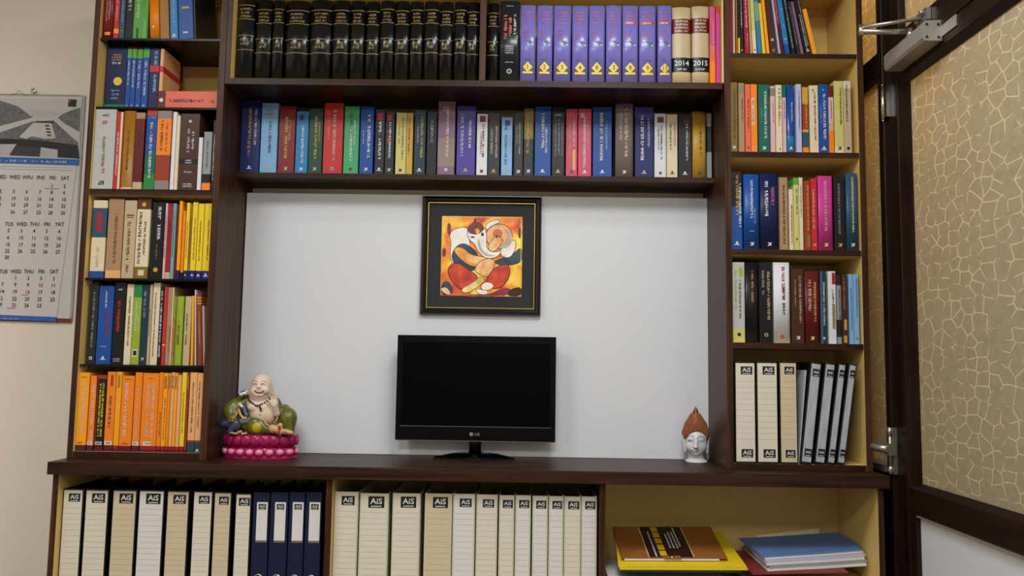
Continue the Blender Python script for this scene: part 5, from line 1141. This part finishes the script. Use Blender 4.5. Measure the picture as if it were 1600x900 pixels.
# ---------------------------------------------------------------- sculpted figures: smooth unions of ellipsoids and limbs, meshed on a grid
def surface_nets(fn, lo, hi, h):
    ax = [np.arange(lo[i], hi[i]+h, h) for i in range(3)]
    X, Y, Z = np.meshgrid(*ax, indexing='ij'); P = np.stack([X, Y, Z], -1)
    D, ID = fn(P)
    nx, ny, nz = D.shape
    c = [D[i:nx-1+i, j:ny-1+j, k:nz-1+k] for i in (0, 1) for j in (0, 1) for k in (0, 1)]
    S = np.stack(c, -1); inside = S < 0; act = inside.any(-1) & ~inside.all(-1)
    off = np.array([(i, j, k) for i in (0, 1) for j in (0, 1) for k in (0, 1)], float)
    acc = np.zeros(act.shape+(3,)); cnt = np.zeros(act.shape)
    for a in range(8):
        for b_ in range(a+1, 8):
            if np.abs(off[a]-off[b_]).sum() != 1: continue
            da, db = S[..., a], S[..., b_]; cr = (da < 0) != (db < 0)
            t = np.where(cr, da/np.where(cr, da-db, 1), 0)
            acc += np.where(cr[..., None], off[a]+t[..., None]*(off[b_]-off[a]), 0); cnt += cr
    idx = -np.ones(act.shape, int); ai = np.argwhere(act); idx[act] = np.arange(len(ai))
    V = (ai+acc[act]/cnt[act][:, None])*h+np.array(lo)
    F = []
    for d in range(3):
        e = [0, 0, 0]; e[d] = 1
        A = D[:nx-e[0], :ny-e[1], :nz-e[2]]; B = D[e[0]:, e[1]:, e[2]:]; cr = (A < 0) != (B < 0)
        u, v = [(1, 2), (2, 0), (0, 1)][d]
        for p in np.argwhere(cr):
            if p[u] == 0 or p[v] == 0: continue
            q = []
            for du, dv in ((-1, -1), (0, -1), (0, 0), (-1, 0)):
                r = p.copy(); r[u] += du; r[v] += dv
                if (r >= np.array(act.shape)).any(): break
                q.append(idx[tuple(r)])
            if len(q) == 4 and min(q) >= 0: F.append(tuple(q) if A[tuple(p)] < 0 else tuple(q[::-1]))
    return V, F
def ELL(c, r, rot=0):
    def f(P):
        q = P-np.array(c)
        if rot:
            ca, sa = math.cos(rot), math.sin(rot); q = np.stack([q[..., 0]*ca+q[..., 2]*sa, q[..., 1], -q[..., 0]*sa+q[..., 2]*ca], -1)
        k0 = np.sqrt(((q/np.array(r))**2).sum(-1))+1e-9; k1 = np.sqrt(((q/np.array(r)**2)**2).sum(-1))+1e-9
        return k0*(k0-1)/k1
    return f
def CAP(a, b_, r1, r2):
    a, b_ = np.array(a, float), np.array(b_, float)
    def f(P):
        ab = b_-a; t = np.clip(((P-a)@ab)/(ab@ab), 0, 1)
        return np.sqrt(((P-a-t[..., None]*ab)**2).sum(-1))-(r1+(r2-r1)*t)
    return f
from mathutils.bvhtree import BVHTree
BVH = {}
def sculpt(name, prims, k, lo, hi, h, mt, parent):
    def fn(P):
        d = None
        for p in prims:
            sub = False
            kk = k
            if isinstance(p, tuple):
                if p[0] == '-': sub = True; kk = p[2] if len(p) > 2 else k; p = p[1]
                else: kk = p[1]; p = p[0]
            e = p(P)
            if d is None: d = e
            elif sub: q = np.clip(.5-.5*(e+d)/kk, 0, 1); d = d*(1-q)-e*q+kk*q*(1-q)
            else: q = np.clip(.5+.5*(e-d)/kk, 0, 1); d = e*(1-q)+d*q-kk*q*(1-q)
        return d, None
    V, F = surface_nets(fn, lo, hi, h)
    me = bpy.data.meshes.new(name); me.from_pydata([tuple(v) for v in V], [], F); me.materials.append(MATS[mt])
    me.polygons.foreach_set('use_smooth', [True]*len(F)); me.update()
    o = link(name, me, parent); BVH[name] = BVHTree.FromPolygons([Vector(v) for v in V], F)
    return o
def on(name, x, z, d=0, side=None):
    """point of a sculpted surface straight behind (x, z), raised by d"""
    hit = BVH[name].ray_cast(Vector((x, -1, z)), Vector((0, 1, 0)))[0]
    return Vector((x, (hit.y if hit else 0)-d, z))
mat('figskin', (212, 188, 168), .35, var=.05, scale=30); mat('figgreen', (92, 92, 26), .32, var=.4, scale=22); mat('figblue', (52, 60, 84), .28, var=.2, scale=25); mat('figtan', (190, 150, 104), .4, var=.12); mat('figbead', (36, 22, 22), .3); mat('figred', (150, 52, 36), .4); mat('figmag', (150, 14, 74), .25, var=.25, scale=25); mat('figpink', (226, 132, 166), .28, var=.12); mat('figmouth', (110, 40, 26), .4); mat('figline', (92, 62, 44), .5); mat('figyellow', (176, 150, 30), .35, var=.2, scale=30); mat('figwhite', (214, 210, 206), .4)
BX, BY = -.8535, .118
fg = thing('laughing_buddha', 'laughing seated monk figurine in green robe on a pink lotus base', 'figurine', (BX, BY, .7502))
def L_(cx_, cy_, y=0): return ((cx_-410)*.000403, y, (780-cy_)*.000403)     # crop pixels of the figure -> local metres
# lotus base
b = MB(); prof = [(0, 1.0), (.004, 1.0), (.010, .98), (.022, .95), (.033, .90), (.040, .93), (.052, .98), (.066, 1.0), (.074, .985), (.077, .93)]; n = 48; RX, RY = .119, .062
for i in range(len(prof)-1):
    for k in range(n):
        q0, q1 = 2*math.pi*k/n, 2*math.pi*(k+1)/n
        def pt(z, s, q): return (RX*s*math.cos(q), RY*s*math.sin(q), z)
        b.quad(pt(*prof[i], q0), pt(*prof[i], q1), pt(*prof[i+1], q1), pt(*prof[i+1], q0), 0, True)
b.poly([(RX*.93*math.cos(2*math.pi*k/n), RY*.93*math.sin(2*math.pi*k/n), .077) for k in range(n)]); b.poly([(RX*math.cos(-2*math.pi*k/n), RY*math.sin(-2*math.pi*k/n), 0) for k in range(n)])
lb = b.build('lotus_base', 'figmag', fg)
pu = MB(); pu.ball((0, 0, 0), (.019, .008, .0185), 16, 10); pum = pu.mesh('petal', ['figmag'])
pl_ = MB(); pl_.ball((0, 0, 0), (.0125, .007, .0095), 14, 8); plm = pl_.mesh('petal', ['figpink']); pk = MB(); pk.ball((0, 0, 0), (.017, .0062, .017), 14, 8); pkm = pk.mesh('petal', ['figmag'])
per = 18
# equal spacing around the ellipse
import bisect
arc = [0]; S_ = 400
for k in range(S_): q0, q1 = 2*math.pi*k/S_, 2*math.pi*(k+1)/S_; arc.append(arc[-1]+math.hypot(RX*(math.cos(q1)-math.cos(q0)), RY*(math.sin(q1)-math.sin(q0))))
def at(s): k = bisect.bisect(arc, (s % 1)*arc[-1])-1; return 2*math.pi*k/S_
for tier, me_, z, s in (('u', pum, .058, .975), ('k', pkm, .018, .955), ('l', plm, .0215, 1.0)):
    for k in range(per):
        q = at((k+(.5 if tier == 'u' else 0))/per)
        o = link('petal', me_, lb, (RX*s*math.cos(q), RY*s*math.sin(q), z)); o.rotation_euler = (0, 0, math.atan2(RY*0+math.sin(q)/RY, math.cos(q)/RX)+math.pi/2)
# body: one continuous skin surface
rx_, ry_, rz_ = L_(520, 235)
fy = -.02
skin = [ELL(L_(445, 425, fy), (.047, .040, .044)), ELL(L_(400, 355, fy+.004), (.043, .032, .036)), (ELL(L_(412, 300, fy), (.022, .02, .02)), .012),
 (ELL(L_(417, 200, fy-.004), (.0335, .034, .036)), .01), (ELL(L_(408, 262, fy-.006), (.037, .032, .026)), .012), (ELL(L_(412, 297, fy-.014), (.022, .018, .012)), .008),
 (ELL(L_(374, 248, fy-.03), (.011, .009, .012)), .006), (ELL(L_(470, 240, fy-.03), (.011, .009, .012)), .006), (ELL(L_(421, 213, fy-.037), (.0062, .0065, .0058)), .004), (ELL(L_(421, 275, fy-.032), (.013, .008, .006)), .005),
 (ELL(L_(334, 240, fy+.004), (.005, .008, .016)), .004), (ELL(L_(497, 240, fy+.004), (.005, .008, .016)), .004), (ELL(L_(334, 270, fy+.002), (.005, .006, .008)), .004), (ELL(L_(497, 270, fy+.002), (.005, .006, .008)), .004),
 (ELL(L_(370, 372, fy-.026), (.018, .012, .013)), .008), (ELL(L_(452, 370, fy-.026), (.017, .012, .012)), .008),
 (CAP(L_(560, 420, fy-.022), L_(548, 355, fy-.034), .0115, .0105), .006), (ELL(L_(548, 335, fy-.036), (.0135, .0075, .0145)), .004)]
for cx_, cy_, tx, ty in ((527, 312, 520, 286), (541, 308, 539, 280), (556, 308, 557, 279), (569, 312, 575, 285)): skin.append((CAP(L_(cx_, cy_, fy-.037), L_(tx, ty, fy-.041), .0036, .0028), .0022))
skin.append((CAP(L_(522, 335, fy-.038), L_(500, 310, fy-.044), .0040, .0030), .003))
skin.append(('-', ELL(L_(424, 254, fy-.044), (.0165, .0055, .0050)), .003))
skin.append(('-', ELL(L_(442, 432, fy-.064), (.0025, .004, .0025)), .002))
sculpt('body', skin, .014, (-.07, -.085, .08), (.09, .03, .275), .0018, 'figskin', fg)
def S_on(px, py, d=0): p = L_(px, py); return on('body', p[0], p[2], d)
def crescent(name, upper, lower, mt, d):
    b = MB(); n = len(upper)
    for i in range(n-1):
        q = [S_on(*upper[i], d), S_on(*upper[i+1], d), S_on(*lower[i+1], d), S_on(*lower[i], d)]; b.quad(*q[::-1], 0, True)
    return b.build(name, mt, fg)
XM = [380, 390, 402, 414, 426, 438, 450, 460, 468]; UP = [233, 239, 242, 243.5, 244, 243.5, 242, 239, 233]; LO = [234, 249, 259, 264.5, 266, 264.5, 259, 249, 234]
crescent('mouth', list(zip(XM, UP)), list(zip(XM, LO)), 'figmouth', .0008)
crescent('teeth', [(x, u+1.5) for x, u in list(zip(XM, UP))[2:-2]], [(x, u+7) for x, u in list(zip(XM, UP))[2:-2]], 'figwhite', .0014)
b = MB()
for ex in (392, 448): b.tube([S_on(ex-16, 193, .0002), S_on(ex-8, 186, .0004), S_on(ex+2, 185, .0004), S_on(ex+13, 192, .0002)], .0011, 6)
b.build('eyes', 'figline', fg)
b = MB()
for ex, t in ((388, 0), (452, 0)): b.tube([S_on(ex-20, 174, 0), S_on(ex-8, 163, .0002), S_on(ex+6, 163, .0002), S_on(ex+18, 174, 0)], .0009, 6)
b.build('eyebrows', 'figline', fg)
b = MB(); b.tube([S_on(372, 222, .0), S_on(366, 240, .0), S_on(372, 262, .0)], .0007, 6); b.tube([S_on(476, 222, .0), S_on(482, 240, .0), S_on(476, 260, .0)], .0007, 6); b.build('cheek_lines', 'figtan', fg)
b = MB(); b.ball(S_on(442, 432, -.0006), (.0024, .0012, .0024), 8, 6); b.build('navel', 'figline', fg)
# robe
robe = [ELL(L_(200, 400, -.012), (.033, .030, .036)), (CAP(L_(290, 330, -.002), L_(170, 410, -.014), .022, .026), .012), (CAP(L_(170, 420, -.018), L_(215, 470, -.045), .024, .017), .012),
 (ELL(L_(405, 520, -.046), (.031, .022, .030)), .008), (CAP(L_(430, 535, -.045), L_(560, 550, -.046), .020, .014), .012), (CAP(L_(350, 560, -.02), L_(560, 560, -.015), .02, .02), .012),
 (ELL(L_(645, 455, -.026), (.025, .026, .033)), .008), (CAP(L_(650, 460, -.03), L_(660, 550, -.036), .025, .019), .01), (ELL(L_(560, 480, -.005), (.03, .03, .036)), .015), (CAP(L_(600, 400, -.01), L_(560, 400, -.03), .02, .015), .01), (ELL(L_(430, 400, .016), (.055, .026, .055)), .015), (ELL(L_(410, 540, .005), (.085, .045, .02)), .01)]
sculpt('robe', robe, .012, (-.14, -.085, .065), (.13, .055, .215), .002, 'figgreen', fg)
b = MB(); b.ball(L_(420, 530, -.062), (.018, .009, .018), 14, 10); b.build('knee_patch', 'figyellow', fg)
sk = [ELL(L_(140, 512, -.024), (.022, .024, .016)), (CAP(L_(150, 512, -.03), L_(250, 525, -.048), .015, .014), .008), (CAP(L_(245, 500, -.05), L_(205, 565, -.054), .012, .010), .006), (CAP(L_(285, 370, -.035), L_(325, 440, -.048), .009, .008), .006)]
sculpt('sack', sk, .008, (-.145, -.085, .07), (-.02, .015, .19), .002, 'figblue', fg)
b = MB()
b.tube([L_(245, 300, -.02), L_(262, 275, -.034), L_(285, 268, -.03), L_(300, 250, -.024)], [.006, .008, .008, .005], 8); b.tube([L_(240, 345, -.028), L_(262, 360, -.038), L_(290, 375, -.044)], [.004, .005, .004], 8); b.build('collar_ruffle', 'figwhite', fg)
b = MB(); b.tube([L_(232, 268, -.03), L_(250, 288, -.04), L_(275, 290, -.042), L_(292, 276, -.036)], .0032, 6); b.tube([L_(255, 262, -.034), L_(272, 252, -.034), L_(292, 246, -.03)], .0028, 6); b.build('ruffle_border', 'figblue', fg)
b = MB()
b.tube([L_(230, 470, -.055), L_(250, 420, -.054), L_(262, 392, -.05), L_(280, 430, -.056), L_(305, 462, -.058), L_(335, 455, -.056)], .0038, 8); b.tube([L_(190, 480, -.056), L_(230, 478, -.058)], .004, 8)
b.tube([L_(205, 575, -.06), L_(262, 582, -.062), L_(300, 560, -.064), L_(310, 585, -.064), L_(345, 575, -.064)], .0035, 8); b.tube([L_(478, 480, -.06), L_(500, 510, -.062), L_(530, 520, -.06)], .0028, 8); b.tube([L_(590, 380, -.03), L_(575, 430, -.044), L_(565, 470, -.046), L_(545, 500, -.05)], .0025, 8)
b.build('robe_border', 'figtan', fg)
ft = [CAP(L_(606, 515, -.06), L_(604, 568, -.062), .0095, .0085), (CAP(L_(640, 560, -.058), L_(690, 570, -.052), .0095, .0075), .002), (CAP(L_(545, 540, -.056), L_(590, 545, -.060), .014, .012), .004)]
for k in range(4): ft.append((ELL(L_(645+13*k, 556+5*k, -.067+.002*k), (.0032, .003, .003)), .002))
sculpt('feet', ft, .004, (.035, -.08, .07), (.13, -.035, .12), .0018, 'figtan', fg)
b = MB(); b.ball(L_(606, 530, -.070), (.005, .003, .009), 10, 6); b.ball(L_(604, 562, -.070), (.0045, .003, .006), 10, 6); b.build('sole_paint', 'figred', fg)
bd_ = MB(); bd_.ball((0, 0, 0), .0036, 10, 6); bdm = bd_.mesh('bead', ['figbead'])
path = [(318, 285, -.032), (322, 302, -.038), (330, 318, -.044), (345, 330, -.047), (362, 338, -.050), (380, 346, -.053), (398, 356, -.056), (416, 360, -.058), (434, 356, -.058), (450, 346, -.056), (466, 336, -.054), (480, 324, -.050), (492, 312, -.046), (500, 298, -.040), (438, 372, -.061), (446, 384, -.063), (448, 396, -.064)]
for x, z, y in path:
    p = S_on(x, z, .0022); link('bead', bdm, fg, p if p.y < -.01 else L_(x, z, y))

# Buddha head
mat('headwhite', (200, 200, 202), .35, var=.04, scale=30); mat('headhair', (150, 92, 50), .45, var=.5, scale=200, metal=.2); mat('headdark', (70, 44, 30), .45); mat('headline', (128, 126, 126), .5)
hx_, hy_ = .5788, .188
hd = thing('buddha_head', 'white buddha head bust with copper curled hair by the door-side column', 'bust', (hx_, hy_, .7502))
def M_(cx_, cy_, y=0): return ((cx_-362)*.000289, y, (762-cy_)*.000289)
face = [ELL(M_(362, 505, 0), (.0365, .038, .043)), (ELL(M_(362, 600, -.006), (.029, .028, .030)), .012), (CAP(M_(368, 690, .004), M_(368, 620, .004), .026, .024), .008), (ELL(M_(368, 748, .003), (.037, .032, .007)), .010), (ELL(M_(345, 655, -.026), (.011, .008, .008)), .008),
 (CAP(M_(340, 490, -.036), M_(333, 575, -.042), .0042, .0062), .006), (ELL(M_(333, 580, -.041), (.0088, .006, .0046)), .004), (ELL(M_(280, 495, -.029), (.0105, .006, .0058)), .003), (ELL(M_(392, 500, -.0295), (.0115, .006, .0058)), .003),
 (ELL(M_(336, 612, -.0345), (.011, .005, .0026)), .002), (ELL(M_(336, 628, -.034), (.009, .005, .0030)), .002), (ELL(M_(285, 580, -.02), (.014, .012, .016)), .01), (ELL(M_(410, 580, -.02), (.016, .012, .016)), .01),
 (CAP(M_(222, 470, .004), M_(245, 640, .002), .006, .0055), .004), (CAP(M_(505, 470, .004), M_(488, 650, .002), .007, .0062), .004)]
sculpt('face', face, .012, (-.06, -.055, -.002), (.06, .05, .12), .0016, 'headwhite', hd)
bs = MB(); bs.cyl((.0017, .003, 0), (.0017, .003, .004), .036, 24); bs.build('foot', 'headwhite', hd)
hair = [ELL(M_(365, 440, .006), (.0435, .042, .034)), (ELL(M_(365, 345, .004), (.035, .034, .026)), .012), (ELL(M_(362, 275, .002), (.021, .021, .024)), .01), (ELL(M_(360, 235, .002), (.011, .011, .014)), .006), ('-', ELL(M_(355, 520, -.035), (.040, .030, .0355)), .003)]
sculpt('hair', hair, .01, (-.06, -.055, .07), (.065, .06, .19), .0018, 'headhair', hd)
b = MB()
def hair_r(z):   # radius of the hair at a height
    for (z0, r0), (z1, r1) in zip(((.085, .0445), (.105, .044), (.118, .039), (.132, .030), (.145, .020), (.158, .010)), ((.105, .044), (.118, .039), (.132, .030), (.145, .020), (.158, .010), (.17, .006))):
        if z0 <= z <= z1: return r0+(r1-r0)*(z-z0)/(z1-z0)
    return .006
z = .078; rr = 0
while z < .162:
    r = hair_r(max(z, .085)); nn = max(6, int(2*math.pi*r/.0056)); rr += 1
    for k in range(nn):
        q = 2*math.pi*(k+.5*(rr % 2))/nn; dr = Vector((math.cos(q), math.sin(q), 0))
        hit = BVH['hair'].ray_cast(Vector((.0008, .004, z))+dr*.2, -dr)[0]
        if hit is None or (hit-Vector((.0008, .004, z))).length < .3*r: continue
        b.ball(hit, (.0031, .0031, .0029), 7, 4)
    z += .0050
cu = b.build('hair_curls', 'headhair', hd); cu['kind'] = 'stuff'
fl = [ELL(M_(360, 200, .002), (.0085, .0085, .012)), (CAP(M_(360, 190, .002), M_(358, 128, .002), .0062, .0012), .004)]
sculpt('flame_finial', fl, .004, (-.02, -.02, .145), (.02, .025, .188), .0014, 'headhair', hd)
b = MB(); b.tube([M_(372, 215, -.006), M_(380, 180, -.006), M_(362, 135, -.002)], [.003, .0035, .001], 6); b.tube([M_(344, 215, -.006), M_(338, 190, -.006), M_(350, 150, -.002)], [.0025, .003, .001], 6); b.build('finial_groove', 'headdark', hd)
def F_on(px, py, d=0): p = M_(px, py); return on('face', p[0], p[2], d)
b = MB(); b.tube([F_on(246, 484), F_on(262, 462), F_on(290, 456), F_on(316, 472)], .0012, 6); b.tube([F_on(350, 480), F_on(375, 462), F_on(410, 463), F_on(440, 488)], .0012, 6); b.build('eyebrows', 'headline', hd)
b = MB(); b.tube([F_on(254, 502), F_on(280, 511), F_on(304, 503)], .0009, 6); b.tube([F_on(366, 507), F_on(395, 516), F_on(424, 506)], .0009, 6); b.build('eyelid_lines', 'headline', hd)
b = MB(); b.tube([F_on(302, 618), F_on(336, 621), F_on(370, 617)], .0009, 6); b.build('lip_line', 'headline', hd)
